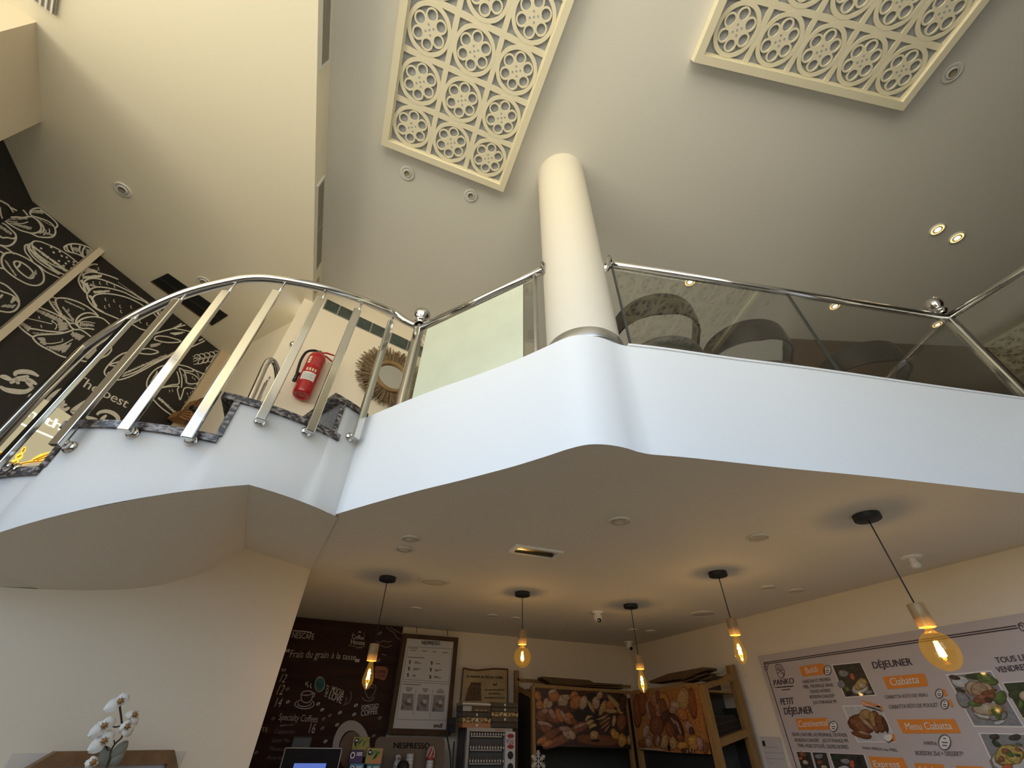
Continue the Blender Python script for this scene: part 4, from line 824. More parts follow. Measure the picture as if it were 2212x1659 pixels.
# wicker sconce by the end of the mural
WK = mat('wicker', (.42, .22, .075), .7, kind='wave', scale=40, col2=(.22, .10, .03)); BP = MU.off(.16); t = thing('wicker_lantern', 'black iron bracket with two small wicker baskets at the right end of the mural', 'wall lamp', BP(zG((950, 1050))))
for pts in (((690, 1150), (800, 1040), (930, 1050), (990, 1110), (960, 1190), (900, 1245), (790, 1215)), ((985, 960), (1090, 850), (1160, 830), (1230, 860), (1250, 930), (1180, 1010), (1060, 1060), (1000, 1030))):
    mb = MB(); top_ = [BP(zG(p)) for p in pts]; mb.prism(top_, -MN*.13, WK); cc = sum(top_, V())/len(top_)
    mb.tube([p+MN*.002 for p in top_]+[top_[0]+MN*.002], .006, mat('wicker_dark', (.12, .055, .02), .7), 6)
    for i in range(1, 4): mb.tube([top_[1].lerp(top_[0], i/4)+MN*.003, top_[2].lerp(top_[-2], i/4)+MN*.003], .004, mat('wicker_dark', (.12, .055, .02), .7), 6)
    mb.build('basket', t)
mb = MB(); mb.tube([BP(zG((940, 1000)), -.02), BP(zG((1150, 1090)), -.03), BP(zG((1330, 1010)), -.06), BP(zG((1500, 950)), -.10)], .028, BLACK, 8); mb.tube([BP(zG((1350, 960)), -.05), BP(zG((1400, 850)), -.05), BP(zG((1480, 900)), -.08)], .018, BLACK, 8); mb.build('bracket', t)


# ================================================================== the shop: back wall
def PY(y): return Plane((0, y), (1, 0))
def PX(x): return Plane((x, 0), (0, 1))
zN, zP, zR, zS, zM, zQ = zoom(540, 1310, 4.753), zoom(800, 1310, 4.753), zoom(1080, 1390, 6.169), zoom(1340, 1390, 6.168), zoom(1620, 1310, 4.753), zoom(1900, 1310, 4.753)
def slab(mb, z, pts, pl, th, m, off=0.0):
    mb.prism([pl(z(p), off) for p in pts], -pl.n*th, m)
def lines(mb, z, L, pl, w, m, off, sm=4):
    for p in L: mb.stroke([pl(z(q), off) for q in p], w, pl.n, m, sm)
def T(mb, z, s, a, b, top, pl, m, off=.003, **k): text(mb, s, pl(z(a), off), pl(z(b), off), pl(z(top), off), m, **k)
def quad(mb, z, pts, pl, m, off=.003): mb.poly([pl(z(p), off) for p in pts], m)
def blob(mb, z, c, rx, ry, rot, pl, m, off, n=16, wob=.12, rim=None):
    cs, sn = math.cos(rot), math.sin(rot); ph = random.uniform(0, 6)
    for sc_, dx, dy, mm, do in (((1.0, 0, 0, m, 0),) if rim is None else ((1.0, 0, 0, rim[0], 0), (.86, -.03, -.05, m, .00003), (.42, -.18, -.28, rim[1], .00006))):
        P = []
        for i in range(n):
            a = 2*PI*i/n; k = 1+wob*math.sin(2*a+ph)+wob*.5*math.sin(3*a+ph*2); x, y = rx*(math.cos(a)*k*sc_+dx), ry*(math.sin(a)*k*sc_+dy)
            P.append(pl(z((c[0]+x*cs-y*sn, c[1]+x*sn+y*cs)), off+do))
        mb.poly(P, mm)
CH2 = mat('menu_chalk', (.50, .46, .41), .7); CH3 = mat('menu_chalk_dim', (.22, .18, .15), .7)
# brown coffee wall panel
WB = mat('brown_planks', (.060, .024, .013), .6, spec=.15, kind='noise', scale=3, noise=.55, stretch=(.6, 1, 5)); B0 = PY(4.645)
mb = MB(); bx0, bx1 = -.32, .648
mb.prism([(bx0, 4.645, -.5), (bx1, 4.645, -.5), (bx1, 4.645, LZ-.004), (bx0, 4.645, LZ-.004)], (0, .02, 0), WB)
for y in (575, 1062): mb.stroke([B0(zN((300, y-12)), .001), B0(zN((900, y+20)), .001), B0(zN((1480, y+45)), .001)], .006, B0.n, mat('plank_gap', (.012, .006, .004), .8), 1)
T(mb, zN, 'NESCAFE', (428, 322), (655, 340), (440, 262), B0, CH2, bold=.012); lines(mb, zN, [[(440, 248), (540, 256), (635, 268)]], B0, .010, CH2, .003)
T(mb, zN, 'Coffee', (1045, 330), (1170, 345), (1050, 285), B0, CH2, bold=.01); T(mb, zN, 'House', (1035, 385), (1178, 398), (1040, 335), B0, CH2, bold=.02)
lines(mb, zN, [[(1125, 250), (1105, 275)], [(1135, 250), (1140, 278)], [(1060, 270), (1050, 300)], [(1165, 270), (1180, 310)], [(1010, 400), (1060, 405), (1110, 420), (1180, 410)], [(1095, 430), (1130, 425), (1160, 428)]], B0, .006, CH3, .003)
blob(mb, zN, (1126, 262), 12, 9, 0, B0, CH2, .003)
T(mb, zN, 'Frais du grain', (405, 522), (800, 532), (412, 445), B0, CH2, shear=.28); T(mb, zN, 'à la tasse', (830, 532), (1082, 552), (838, 470), B0, CH2, shear=.22)
for x, y in ((365, 470), (392, 470), (1085, 570), (1108, 572)): lines(mb, zN, [[(x, y), (x+12, y-32)]], B0, .018, CH2, .003)
T(mb, zN, '12', (300, 775), (355, 782), (330, 690), B0, CH2, shear=.2); T(mb, zN, '12', (268, 905), (330, 908), (300, 800), B0, CH2, shear=.2); T(mb, zN, '14', (250, 1030), (310, 1035), (275, 935), B0, CH2, shear=.2); T(mb, zN, '16', (600, 1300), (660, 1305), (618, 1195), B0, CH2, shear=.2); T(mb, zN, 'es', (318, 664), (365, 668), (322, 620), B0, CH2, shear=.25)
T(mb, zN, 'Specialty Coffees', (290, 1165), (690, 1190), (300, 1095), B0, CH2, shear=.28); T(mb, zN, 'TE', (118, 1285), (180, 1290), (124, 1240), B0, CH2)
T(mb, zN, 'Cappuccino', (250, 1302), (452, 1306), (258, 1258), B0, CH3, shear=.25); T(mb, zN, 'Latte Mac', (222, 1392), (412, 1396), (230, 1350), B0, CH3, shear=.25); T(mb, zN, 'Mocaccino', (198, 1480), (400, 1484), (208, 1436), B0, CH3, shear=.25); T(mb, zN, 'Americano', (165, 1570), (380, 1574), (176, 1528), B0, CH3, shear=.25)
T(mb, zN, 'MOCHA', (830, 880), (955, 930), (850, 815), B0, CH2, bold=.03); T(mb, zN, 'LOVE', (805, 945), (935, 1000), (828, 870), B0, CH2, bold=.035); T(mb, zN, 'HOT', (790, 930), (820, 810), (762, 920), B0, CH2, bold=.03)
T(mb, zN, 'ESPRESSO', (1145, 1062), (1318, 1040), (1148, 1015), B0, CH2, bold=.02); T(mb, zN, 'COFFEE', (1138, 1128), (1308, 1100), (1142, 1070), B0, CH2, bold=.03)
blob(mb, zN, (717, 800), 52, 82, .15, B0, CH2, .002, 20, .03); blob(mb, zN, (717, 800), 46, 75, .15, B0, mat('teal_print', (.01, .12, .10), .6), .003, 20, .03); T(mb, zN, 'Nes', (680, 815), (745, 835), (685, 765), B0, BLACK, .004, shear=.3)
lines(mb, zN, [[(525, 905), (530, 960), (560, 985), (600, 985), (635, 950), (650, 880)], [(525, 905), (550, 875), (600, 868), (640, 880), (620, 905), (570, 912), (525, 905)], [(640, 900), (665, 890), (660, 920), (630, 940)], [(520, 960), (470, 985), (460, 1010), (500, 1040), (570, 1052), (640, 1030), (658, 1000), (640, 970)], [(495, 990), (500, 1015), (560, 1028), (620, 1010), (630, 985)], [(600, 770), (585, 800), (600, 830)], [(630, 790), (620, 815), (630, 840)], [(575, 775), (572, 810)]], B0, .006, CH2, .003)
lines(mb, zN, [[(1180, 830), (1185, 880), (1215, 940), (1250, 930), (1285, 870), (1290, 820), (1240, 800), (1180, 830)], [(1150, 930), (1180, 965), (1240, 970), (1280, 930)], [(1215, 850), (1240, 830), (1270, 840)], [(1030, 870), (1040, 920), (1020, 980), (980, 1010)], [(985, 930), (990, 970), (960, 1020)], [(1400, 205), (1440, 250), (1480, 270), (1500, 310), (1560, 350)], [(1440, 215), (1480, 240), (1560, 280)], [(1300, 355), (1330, 370), (1370, 350), (1410, 365), (1450, 355)], [(1340, 400), (1400, 420), (1460, 400)], [(1350, 490), (1400, 500)], [(310, 1230), (380, 1220), (450, 1215)], [(305, 1222), (370, 1214)]], B0, .006, CH3, .003)
for x, y in ((385, 848), (390, 980), (742, 1060), (240, 1152), (755, 1155), (745, 1250), (895, 1215), (1335, 275), (1320, 555), (1088, 1015), (1070, 1108), (1335, 1145), (1270, 1330), (775, 1385), (700, 1000), (820, 1120), (925, 1090), (65, 1500)):
    c2 = CH2 if random.random() < .5 else CH3
    P = [(x+20*math.cos(a)*math.cos(-.6)-11*math.sin(a)*math.sin(-.6), y+20*math.cos(a)*math.sin(-.6)+11*math.sin(a)*math.cos(-.6)) for a in [2*PI*i/10 for i in range(11)]]
    lines(mb, zN, [P, [(x-13, y+7), (x, y-3), (x+14, y-8)]], B0, .005, c2, .003, 2)
OR2 = mat('rust_print', (.30, .09, .035), .6)
quad(mb, zN, [(1282, 625), (1300, 612), (1395, 620), (1418, 645), (1410, 700), (1385, 755), (1360, 758), (1320, 740), (1282, 735)], B0, OR2); T(mb, zN, 'COFFEE', (1290, 680), (1395, 690), (1292, 650), B0, WB, .004, bold=.03); T(mb, zN, 'TO GO', (1300, 722), (1385, 728), (1302, 692), B0, WB, .004, bold=.03)
# big cup seen from above, printed
def arcring(mb, z, c, r0, r1, yx, a0, a1, pl, m, off, tilt=0):
    P = [(c[0]+r1*math.cos(a), c[1]-r1*yx*math.sin(a)) for a in [a0+(a1-a0)*i/20 for i in range(21)]]+[(c[0]+r0*math.cos(a), c[1]-r0*yx*math.sin(a)) for a in [a1-(a1-a0)*i/20 for i in range(21)]]
    k = mb.mi(m)
    for i in range(20): mb.poly([pl(z(P[i]), off), pl(z(P[i+1]), off), pl(z(P[40-i]), off), pl(z(P[41-i]), off)], m)
blob(mb, zN, (1040, 1480), 125, 200, .12, B0, mat('coffee_print', (.16, .09, .035), .5), .002, 24, .0); arcring(mb, zN, (1040, 1480), 130, 195, 1.6, -.3, PI+.5, B0, mat('cup_print', (.42, .38, .34), .6), .003)
tag(mb.build('coffee_mural_panel', origin=(.16, 4.65, -.5), recalc=False), 'dark brown coffee wall panel with chalk menu lettering and a big white cup', 'wall panel')
# framed coffee poster
PAPER = mat('poster_paper', (.56, .54, .51), .5); INK = mat('black_ink', (.006, .005, .005), .8, spec=.05); GREYI = mat('grey_ink', (.17, .15, .14), .6); FRB = mat('brown_frame', (.085, .045, .017), .5, spec=.2, noise=.3, scale=12)
P0 = PY(4.58); t = thing('framed_poster', 'brown framed white coffee poster hanging from two hooks on the back wall', 'poster', P0(zP((500, 1310))))
oc = [(340, 275), (905, 320), (820, 1325), (172, 1308)]; ic = [(378, 325), (860, 362), (780, 1265), (230, 1250)]
mb = MB()
for i in range(4): slab(mb, zP, [oc[i], oc[(i+1) % 4], ic[(i+1) % 4], ic[i]], P0, .05, FRB, .012)
mb.build('frame', t)
mb = MB(); slab(mb, zP, ic, P0, .02, PAPER); T(mb, zP, 'NESPRESSO', (528, 390), (714, 398), (530, 352), P0, INK, bold=.02)
lines(mb, zP, [[(388, 412), (838, 435)], [(838, 435), (808, 778)], [(388, 412), (330, 748)], [(330, 748), (808, 778)], [(320, 770), (812, 800)], [(320, 770), (270, 1160)], [(812, 800), (780, 1170)], [(270, 1160), (780, 1170)], [(470, 850), (440, 1120)], [(640, 855), (610, 1140)]], P0, .003, GREYI, .002, 1)
for x0, y0, x1 in ((400, 425, 485), (412, 450, 470), (530, 457, 585), (640, 465, 680), (738, 473, 800), (382, 520, 555), (452, 568, 500), (452, 582, 520), (668, 588, 720), (440, 636, 512), (440, 650, 490), (660, 650, 735), (660, 662, 700), (432, 705, 465), (432, 716, 462), (650, 718, 695), (650, 730, 725), (338, 797, 520), (362, 835, 435), (365, 850, 425), (370, 866, 415), (535, 845, 595), (540, 860, 590), (545, 875, 580), (705, 852, 740), (685, 868, 755), (680, 884, 758)):
    lines(mb, zP, [[(x0, y0), (x1, y0+(x1-x0)*.05)]], P0, .006, GREYI, .002, 1)
for x, y in ((405, 572), (395, 638), (385, 705), (630, 582), (620, 650), (615, 725)): quad(mb, zP, [(x-10, y-20), (x+12, y-19), (x+8, y+20), (x-6, y+20)], P0, mat('print_brown', (.13, .085, .06), .6), .002)
PH = [mat('photo_grey', (.30, .27, .26), .6, noise=.4, scale=30), mat('photo_brown', (.16, .10, .075), .6), mat('photo_light', (.45, .41, .38), .6)]
for x, y in ((330, 893), (490, 900), (650, 908)):
    quad(mb, zP, [(x, y), (x+117, y+5), (x+105, y+175), (x-20, y+172)], P0, PH[0], .002); blob(mb, zP, (x+55, y+105), 38, 22, .4, P0, PH[1], .003); blob(mb, zP, (x+68, y+75), 20, 24, 0, P0, PH[2], .0035); blob(mb, zP, (x, y+145), 13, 15, 0, P0, PH[1], .003)
blob(mb, zP, (665, 1228), 16, 20, 0, P0, PH[1], .003); blob(mb, zP, (695, 1228), 14, 18, 0, P0, PH[1], .0035); quad(mb, zP, [(715, 1205), (745, 1198), (735, 1248), (705, 1245)], P0, PH[1], .004)
mb.build('print', t, recalc=False)
for a in ((475, 200), (792, 230)):
    mb = MB(); mb.tube([P0(zP((a[0], a[1]+70)), -.02), P0(zP(a), -.02)+V((0, 0, .0))], .003, BLACK, 6); mb.build('hook', t)
# old paper notice
PARCH = mat('old_paper', (.50, .37, .19), .7, noise=.35, scale=7); PB_ = mat('paper_burn', (.10, .055, .02), .8)
P1_ = PY(4.61); t = MB(); slab(t, zP, [(952, 628), (1010, 642), (1100, 652), (1180, 644), (1280, 636), (1415, 642), (1412, 1010), (1350, 1080), (1050, 1090), (930, 1050), (922, 960)], P1_, .012, PARCH)
for L in ([(955, 632), (1010, 646), (1100, 656), (1180, 648), (1280, 640), (1412, 646)], [(1410, 645), (1408, 1000)], [(955, 632), (926, 980)]): lines(t, zP, [L], P1_, .014, PB_, .0015)
T(t, zP, 'La maison ne fait pas crédit,', (990, 728), (1362, 742), (992, 698), P1_, INK, .003, bold=.016, shear=.1); T(t, zP, 'sauf', (1255, 812), (1302, 814), (1257, 780), P1_, INK, .003, bold=.014); T(t, zP, 'aux personnes âgées de', (1175, 862), (1376, 864), (1176, 842), P1_, INK, .003, bold=.014); T(t, zP, 'plus de 80 ans', (1215, 902), (1335, 904), (1216, 880), P1_, INK, .003, bold=.014); T(t, zP, 'accompagnées de leurs parents', (1172, 944), (1378, 946), (1173, 924), P1_, INK, .003, bold=.014)
SK = mat('sketch_brown', (.17, .11, .055), .8, noise=.5, scale=60); quad(t, zP, [(1000, 850), (1030, 790), (1135, 790), (1140, 970), (970, 970)], P1_, SK, .002); quad(t, zP, [(1030, 778), (1140, 782), (1135, 812), (1030, 808)], P1_, PB_, .003)
for x in (1020, 1060, 1100): quad(t, zP, [(x, 860), (x+22, 860), (x+20, 905), (x-2, 905)], P1_, PB_, .003)
lines(t, zP, [[(995, 850), (1060, 845), (1140, 850)], [(975, 965), (1060, 950), (1145, 965)]], P1_, .006, PB_, .003)
tag(t.build('paper_notice', origin=P1_(zP((1150, 1060))), recalc=False), 'old burnt-edge paper notice in French above the stacked boxes', 'notice')

# ---- back counter and what stands on it
WT = mat('counter_top', (.09, .065, .045), .35, noise=.3, scale=10)
o = MB(); o.box((.77, 4.36, -.58), (1.9, .6, .04), WT, bev=.005); t = thing('back_counter', 'dark back counter under the coffee panel and the poster', 'counter', V((.77, 4.36, GZ))); o.build('worktop', t)
o = MB(); o.box((.77, 4.38, (GZ-.6)/2), (1.8, .54, -.6-GZ), FRB); o.build('cabinet', t)
CT = -.56
# capsule dispenser
P2 = PY(4.24); DSP = mat('dispenser_metal', (.30, .30, .30), .35, .6); DSD = mat('dispenser_dark', (.06, .06, .06), .5)
t = thing('capsule_dispenser', 'metal capsule dispenser with a red lettered white side, under the stacked boxes', 'dispenser', V((1.46, 4.35, CT)))
a = P2(zP((995, 1250))); b = P2(zP((1488, 1247))); x0, x1, ztop = a.x, b.x, (a.z+b.z)/2
mb = MB(); mb.box(((x0+x1)/2, 4.40, (CT+ztop)/2), (x1-x0, .22, ztop-CT), DSD); mb.box((x0+.012, 4.27, (CT+ztop)/2), (.024, .06, ztop-CT), DSP); mb.box(((x0+x1)/2, 4.265, ztop-.012), (x1-x0-.05, .05, .024), DSP)
mb.build('body', t)
for i, y in enumerate((1330, 1470, 1610, 1750)):
    zz = P2(zP((1200, y))).z; mb = MB(); mb.box(((x0+x1)/2-.04, 4.27, zz-.004), (x1-x0-.15, .05, .008), DSP)
    for k in range(13): mb.lathe([(.010, 0), (.012, .012), (.007, .028), (0, .030)], (x0+.045+.0235*k, 4.26, zz+.001), mat('capsule_silver', (.32, .29, .26), .3, .7), seg=8)
    s_ = mb.build('shelf', t)
mb = MB(); WHT = mat('sticker_white', (.55, .53, .50), .5); RDI = mat('red_ink', (.30, .02, .03), .6)
x2 = P2(zP((1388, 1290))).x; mb.box(((x1+x2)/2, 4.262, (CT+ztop-.02)/2), (x1-x2, .045, ztop-.02-CT), WHT); c0 = 4.238
def on2(p): q = P2(zP(p)); return V((q.x, c0, q.z))
text(mb, 'ESPRESSO', on2((1285, 1280)), on2((1380, 1278)), on2((1286, 1258)), RDI)
for y in (1330, 1440): P = [on2((1440+40*math.cos(2*PI*i/12)*(1-.2*(i % 2)), y+26*math.sin(2*PI*i/12)*(1-.2*(i % 2)))) for i in range(12)]; mb.poly(P, RDI)
text(mb, '936', on2((1395, 1415)), on2((1470, 1413)), on2((1396, 1360)), RDI)
for y in (1528, 1650): mb.poly([on2((1437+30*math.cos(2*PI*i/18), y+42*math.sin(2*PI*i/18)))-V((0, .001, 0)) for i in range(18)], BLACK)
mb.build('side_panel', t)['label'] = 'white panel with red print and two black holes'
# stacked capsule boxes
GOLD = mat('leopard_print', (.55, .36, .13), .35, kind='voronoi', scale=55, col2=(.015, .012, .01)); CP = mat('copper_box', (.42, .18, .08), .35, noise=.25, scale=50); STR = mat('cream_box', (.30, .24, .17), .5); BKB = mat('black_box', (.018, .015, .014), .35); BRB = mat('brown_box', (.07, .042, .024), .4, noise=.3, scale=30)
bt = [(1246, BKB)]
def cbox(x0p, x1p, y0, y1, m, lab, deco=None):
    a, b = P2(zP((x0p, y1))), P2(zP((x1p, y0))); a2, b2 = P2(zP((x1p, y1))), P2(zP((x0p, y0))); z0 = (a.z+a2.z)/2; z1 = (b.z+b2.z)/2; xa, xb = (a.x+b2.x)/2, (b.x+a2.x)/2
    mb = MB(); mb.box(((xa+xb)/2, 4.34, (z0+z1)/2), (xb-xa-.003, .20, z1-z0-.0012), m, bev=.002)
    if deco: deco(mb, xa, xb, z0, z1)
    tag(mb.build('capsule_box', origin=((xa+xb)/2, 4.34, z0)), lab, 'box', 'boxes stacked on the capsule dispenser')
def d_dot(mb, xa, xb, z0, z1): mb.box(((xa+xb)/2, 4.2385, (z0+z1)/2), (.012, .003, .016), LBL)
def d_str(mb, xa, xb, z0, z1):
    for i in range(7): mb.box((xa+.008+.011*i, 4.2385, (z0+z1)/2), (.005, .003, z1-z0-.006), LBL)
    mb.box((xa+.2*(xb-xa)+.11, 4.2385, z0+.012), (.10, .003, .008), GOLD)
def d_cr(mb, xa, xb, z0, z1): mb.box(((xa+xb)/2, 4.2385, (z0+z1)/2+.002), (xb-xa-.004, .003, .006), LBL)
ys = [(1248, 1193, CP, 'copper box at the bottom of the left box stack', d_dot), (1193, 1140, GOLD, 'gold spotted box in the left box stack above the copper box', d_dot), (1140, 1083, BKB, 'black box with a small gold mark in the left box stack', d_dot), (1083, 1022, BRB, 'brown box with a white striped corner in the left box stack', d_str), (1022, 985, STR, 'thin cream box on top of the left box stack', d_cr)]
for y1, y0, m, l, f in ys: cbox(945, 1240, y0, y1, m, l, f)
ys = [(1248, 1188, BKB, 'dark box at the bottom of the right box stack', None), (1188, 1133, BRB, 'brown box in the right box stack above the bottom dark box', d_dot), (1133, 1086, GOLD, 'gold spotted box in the right box stack', d_dot), (1086, 1036, BKB, 'black box above the gold box in the right box stack', d_dot), (1036, 987, BKB, 'black box on top of the right box stack', d_dot)]
for y1, y0, m, l, f in ys: cbox(1242, 1520, y0, y1, m, l, f)
# black adapter and cables beside the boxes
t = thing('power_cable', 'black adapter and cables hanging left of the capsule dispenser', 'cable', P2(zP((905, 1250))))
mb = MB(); q = P2(zP((905, 1215))); mb.box((q.x, 4.45, q.z), (.055, .05, .10), BLACK, bev=.006); mb.build('adapter', t)
for pts in ([(890, 1210), (845, 1250), (838, 1310), (855, 1430), (875, 1560), (880, 1900)], [(915, 1390), (905, 1520), (890, 1900)], [(980, 1540), (955, 1640), (935, 1900)]):
    mb = MB(); mb.tube(crom([P2(zP(p))+V((0, .16, 0)) for p in pts], 4), .006, BLACK, 8); mb.build('wire', t)
# cup stand with its brown backboard
P3 = PY(4.3); SB = mat('stand_board', (.115, .075, .042), .5)
t = thing('cup_stand', 'brown rounded display board with black coffee lettering behind paper cups', 'display stand', V((.8, 4.34, CT)))
a, b = P3(zP((62, 1340))), P3(zP((772, 1345))); x0, x1, z1 = a.x, b.x, (a.z+b.z)/2; mb = MB(); r = .035
pts = [(x0, CT), (x1, CT)]+[(x1-r+r*math.cos(i*PI/12), z1-r+r*math.sin(i*PI/12)) for i in range(7)]+[(x0+r+r*math.cos(PI/2+i*PI/12), z1-r+r*math.sin(PI/2+i*PI/12)) for i in range(7)]
mb.prism([(x, 4.3, z) for x, z in pts], (0, .02, 0), SB); mb.build('board', t)
mb = MB(); T(mb, zP, 'NESPRESSO', (240, 1455), (610, 1462), (243, 1395), P3, INK, .002, bold=.02); mb.build('lettering', t, recalc=False); mb = MB(); mb.box(((x0+x1)/2, 4.26, CT+.13), (x1-x0, .12, .012), SB); mb.box(((x0+x1)/2, 4.31, CT+.06), (x1-x0, .02, .12), SB); mb.build('shelf', t)
CUPW = mat('paper_cup', (.52, .50, .47), .5); CUPR = mat('cup_red', (.32, .04, .025), .5)
def stack(px, ytop, n, lab, m=CUPW, swirl=False, r=.034):
    q = PY(4.25)(zP((px, ytop))); t = thing('paper_cup_stack', lab, 'cups', V((q.x, 4.25, CT+.137)), 'cup stacks on the coffee stand'); z = q.z; mb = MB()
    pr = [(0, z)]+[(r*.72, z)]
    zz = z
    while zz > CT+.137+.03: pr += [(r*.72+(z-zz)*.0+.004, zz-.016), (r*.72+.006, zz-.018), (r*.72+.002, zz-.020)]; zz -= .020
    pr += [(r*.8, CT+.138)]
    mb.lathe(pr, (q.x, 4.25, 0), m, seg=22); mb.build('cups', t)
    if swirl:
        mb = MB(); mb.lathe([(r*.95, -.055), (r*1.0, -.05), (r*.85, -.02), (r*.6, .01), (.006, .03), (0, .03)], (q.x, 4.25, z+.012), CUPR, seg=24); c = mb.build('lid', t)
        mb = MB()
        for i in range(6):
            P = [(V((q.x, 4.25, z+.012))+V((math.cos(i*PI/3+u*1.2)*rr_, math.sin(i*PI/3+u*1.2)*rr_, h))) for u, rr_, h in ((0, r*1.02, -.04), (.35, r*.93, -.02), (.7, r*.72, .006), (1, r*.3, .024))]; mb.tube(crom(P, 3), .0035, CUPW, 6)
        mb.build('swirl', c)
stack(285, 1522, 8, 'patterned paper cup stack, left one on the coffee stand', mat('printed_cup', (.50, .48, .46), .5, kind='voronoi', scale=40, col2=(.15, .13, .12)), r=.03); stack(412, 1510, 8, 'tall plain white paper cup stack in the middle of the coffee stand', r=.034); stack(622, 1500, 8, 'paper cup stack with a red and white swirl top, right on the stand', swirl=True, r=.032)
q = P3(zP((310, 1600))); mb = MB(); mb.lathe([(0, CT+.137), (.04, CT+.137), (.045, CT+.2), (.045, q.z-.01), (.03, q.z+.012), (0, q.z+.02)], (q.x, 4.165, 0), BLACKG, seg=24); tag(mb.build('black_jar', origin=(q.x, 4.165, CT+.137)), 'glossy black jar in front of the left paper cup stack', 'jar')
# tea boxes
P4 = PY(4.12); YG = mat('tea_yellow', (.36, .30, .06), .5, noise=.3, scale=20); PU = mat('tea_purple', (.07, .02, .09), .5, noise=.4, scale=18); TG = mat('tea_orange', (.55, .16, .07), .5, noise=.4, scale=12, col2=(.20, .30, .06)); TE = mat('tea_teal', (.03, .20, .20), .5, noise=.3, scale=16); TB = mat('tea_blue', (.05, .22, .30), .5); LEAFP = mat('tea_leaf_print', (.08, .16, .02), .6)
def tbox(x0p, x1p, y0, y1, m, lab, dy=0.0, deco=None):
    pl = PY(4.12+dy); a, b = pl(zN((x0p, y1))), pl(zN((x1p, y0))); mb = MB(); mb.box(((a.x+b.x)/2, 4.15+dy, (a.z+b.z)/2), (b.x-a.x, .06, b.z-a.z), m, bev=.002); y = 4.1192+dy
    ww, hh_ = b.x-a.x, b.z-a.z
    if deco in ('leaf', 'both'):
        for i in range(7):
            c = V((a.x+ww*random.uniform(.1, .6), y, a.z+hh_*random.uniform(.1, .55))); d = V((random.uniform(-1, 1), 0, random.uniform(.3, 1))).normalized(); s_ = V((d.z, 0, -d.x)); mb.poly([c, c+d*.022+s_*.006, c+d*.045, c+d*.022-s_*.006], LEAFP)
        mb.disc((a.x+ww*.2, y-.0004, b.z-hh_*.28), V((.016, 0, 0)), V((0, 0, .016)), BLACK, 16); mb.disc((a.x+ww*.2, y-.0008, b.z-hh_*.26), V((.009, 0, 0)), V((0, 0, .005)), LBL, 10)
        mb.stroke([V((a.x+ww*.45, y-.0004, b.z-hh_*.42)), V((a.x+ww*.55, y-.0004, b.z-hh_*.15)), V((a.x+ww*.66, y-.0004, b.z-hh_*.4)), V((a.x+ww*.85, y-.0004, b.z-hh_*.2))], .006, V((0, -1, 0)), LEAFP)
    else:
        mb.disc((a.x+ww*.2, y-.0004, b.z-hh_*.4), V((.016, 0, 0)), V((0, 0, .018)), LBL, 16); mb.disc((a.x+ww*.2, y-.0008, b.z-hh_*.4), V((.010, 0, 0)), V((0, 0, .012)), BLACK, 12)
        for i in range(3): mb.box((a.x+ww*.68, y, b.z-hh_*(.2+.1*i)), (ww*.42, .001, .004), LBL)
    tag(mb.build('tea_box', origin=((a.x+b.x)/2, 4.15+dy, a.z)), lab, 'box', 'tea boxes on the counter')
tbox(1040, 1235, 1342, 1480, YG, 'yellow tea box with green leaves on top of the tea boxes', .07, 'leaf'); tbox(1010, 1175, 1475, 1610, PU, 'purple tea box below the yellow one', .0); tbox(1178, 1370, 1455, 1618, TG, 'orange and green tea box right of the purple one', -.02, 'both'); tbox(1000, 1175, 1612, 1760, TB, 'blue tea box under the purple one', .0); tbox(1178, 1345, 1620, 1760, TE, 'teal tea box under the orange and green one', -.02)
q = PY(4.15)(zN((1180, 1760))); mb = MB(); mb.box((q.x-.02, 4.15, (CT+q.z)/2), (.22, .16, q.z-CT), FRB); tag(mb.build('tea_stand', origin=(q.x-.02, 4.15, CT)), 'low dark stand under the tea boxes', 'stand')
# till screen
P5 = PY(4.05); t = thing('till_monitor', 'black till monitor with a thin pale edge in front of the coffee panel', 'monitor', V((.1, 4.1, CT)))
BZ = mat('monitor_edge', (.40, .40, .38), .4); mb = MB(); a, b = P5(zN((362, 1448))), P5(zN((950, 1450))); zt_ = (a.z+b.z)/2; x0, x1 = a.x, b.x
mb.box(((x0+x1)/2, 4.07, (zt_+CT+.09)/2), (x1-x0, .035, zt_-CT-.09), BLACKG, bev=.004); mb.build('housing', t)
mb = MB()
for c_, s_ in ((((x0+x1)/2, 4.0505, zt_-.003), (x1-x0, .004, .005)), ((x0+.003, 4.0505, (zt_+CT+.09)/2), (.005, .004, zt_-CT-.09)), ((x1-.003, 4.0505, (zt_+CT+.09)/2), (.005, .004, zt_-CT-.09))): mb.box(c_, s_, BZ)
mb.build('edge', t)
SCR = mat('till_blue_reflection', (.05, .08, .25), .2, emit=(.16, .27, .85), estr=.55); a, b = P5(zN((455, 1610))), P5(zN((785, 1612))); mb = MB(); mb.box(((a.x+b.x)/2, 4.0515, (a.z+CT+.12)/2), (b.x-a.x, .002, a.z-CT-.12), SCR); mb.build('screen_reflection', t)  # blue reflection on the monitor, put in as a glowing patch
mb = MB(); mb.tube([V(((x0+x1)/2, 4.1, CT+.012)), V(((x0+x1)/2, 4.1, CT+.2))], .025, BLACK, 12); mb.lathe([(0, 0), (.10, 0), (.10, .012), (0, .014)], ((x0+x1)/2, 4.12, CT), BLACK, seg=24); mb.build('foot', t)
q0, q1 = PY(4.5)(zN((445, 1330))), PY(4.5)(zN((645, 1340))); mb = MB(); mb.box(((q0.x+q1.x)/2, 4.52, (q0.z+CT)/2), (q1.x-q0.x, .04, q0.z-CT), mat('grey_box', (.06, .055, .05), .35), bev=.01); tag(mb.build('card_terminal', origin=((q0.x+q1.x)/2, 4.52, CT)), 'dark grey machine standing behind the till monitor', 'machine')

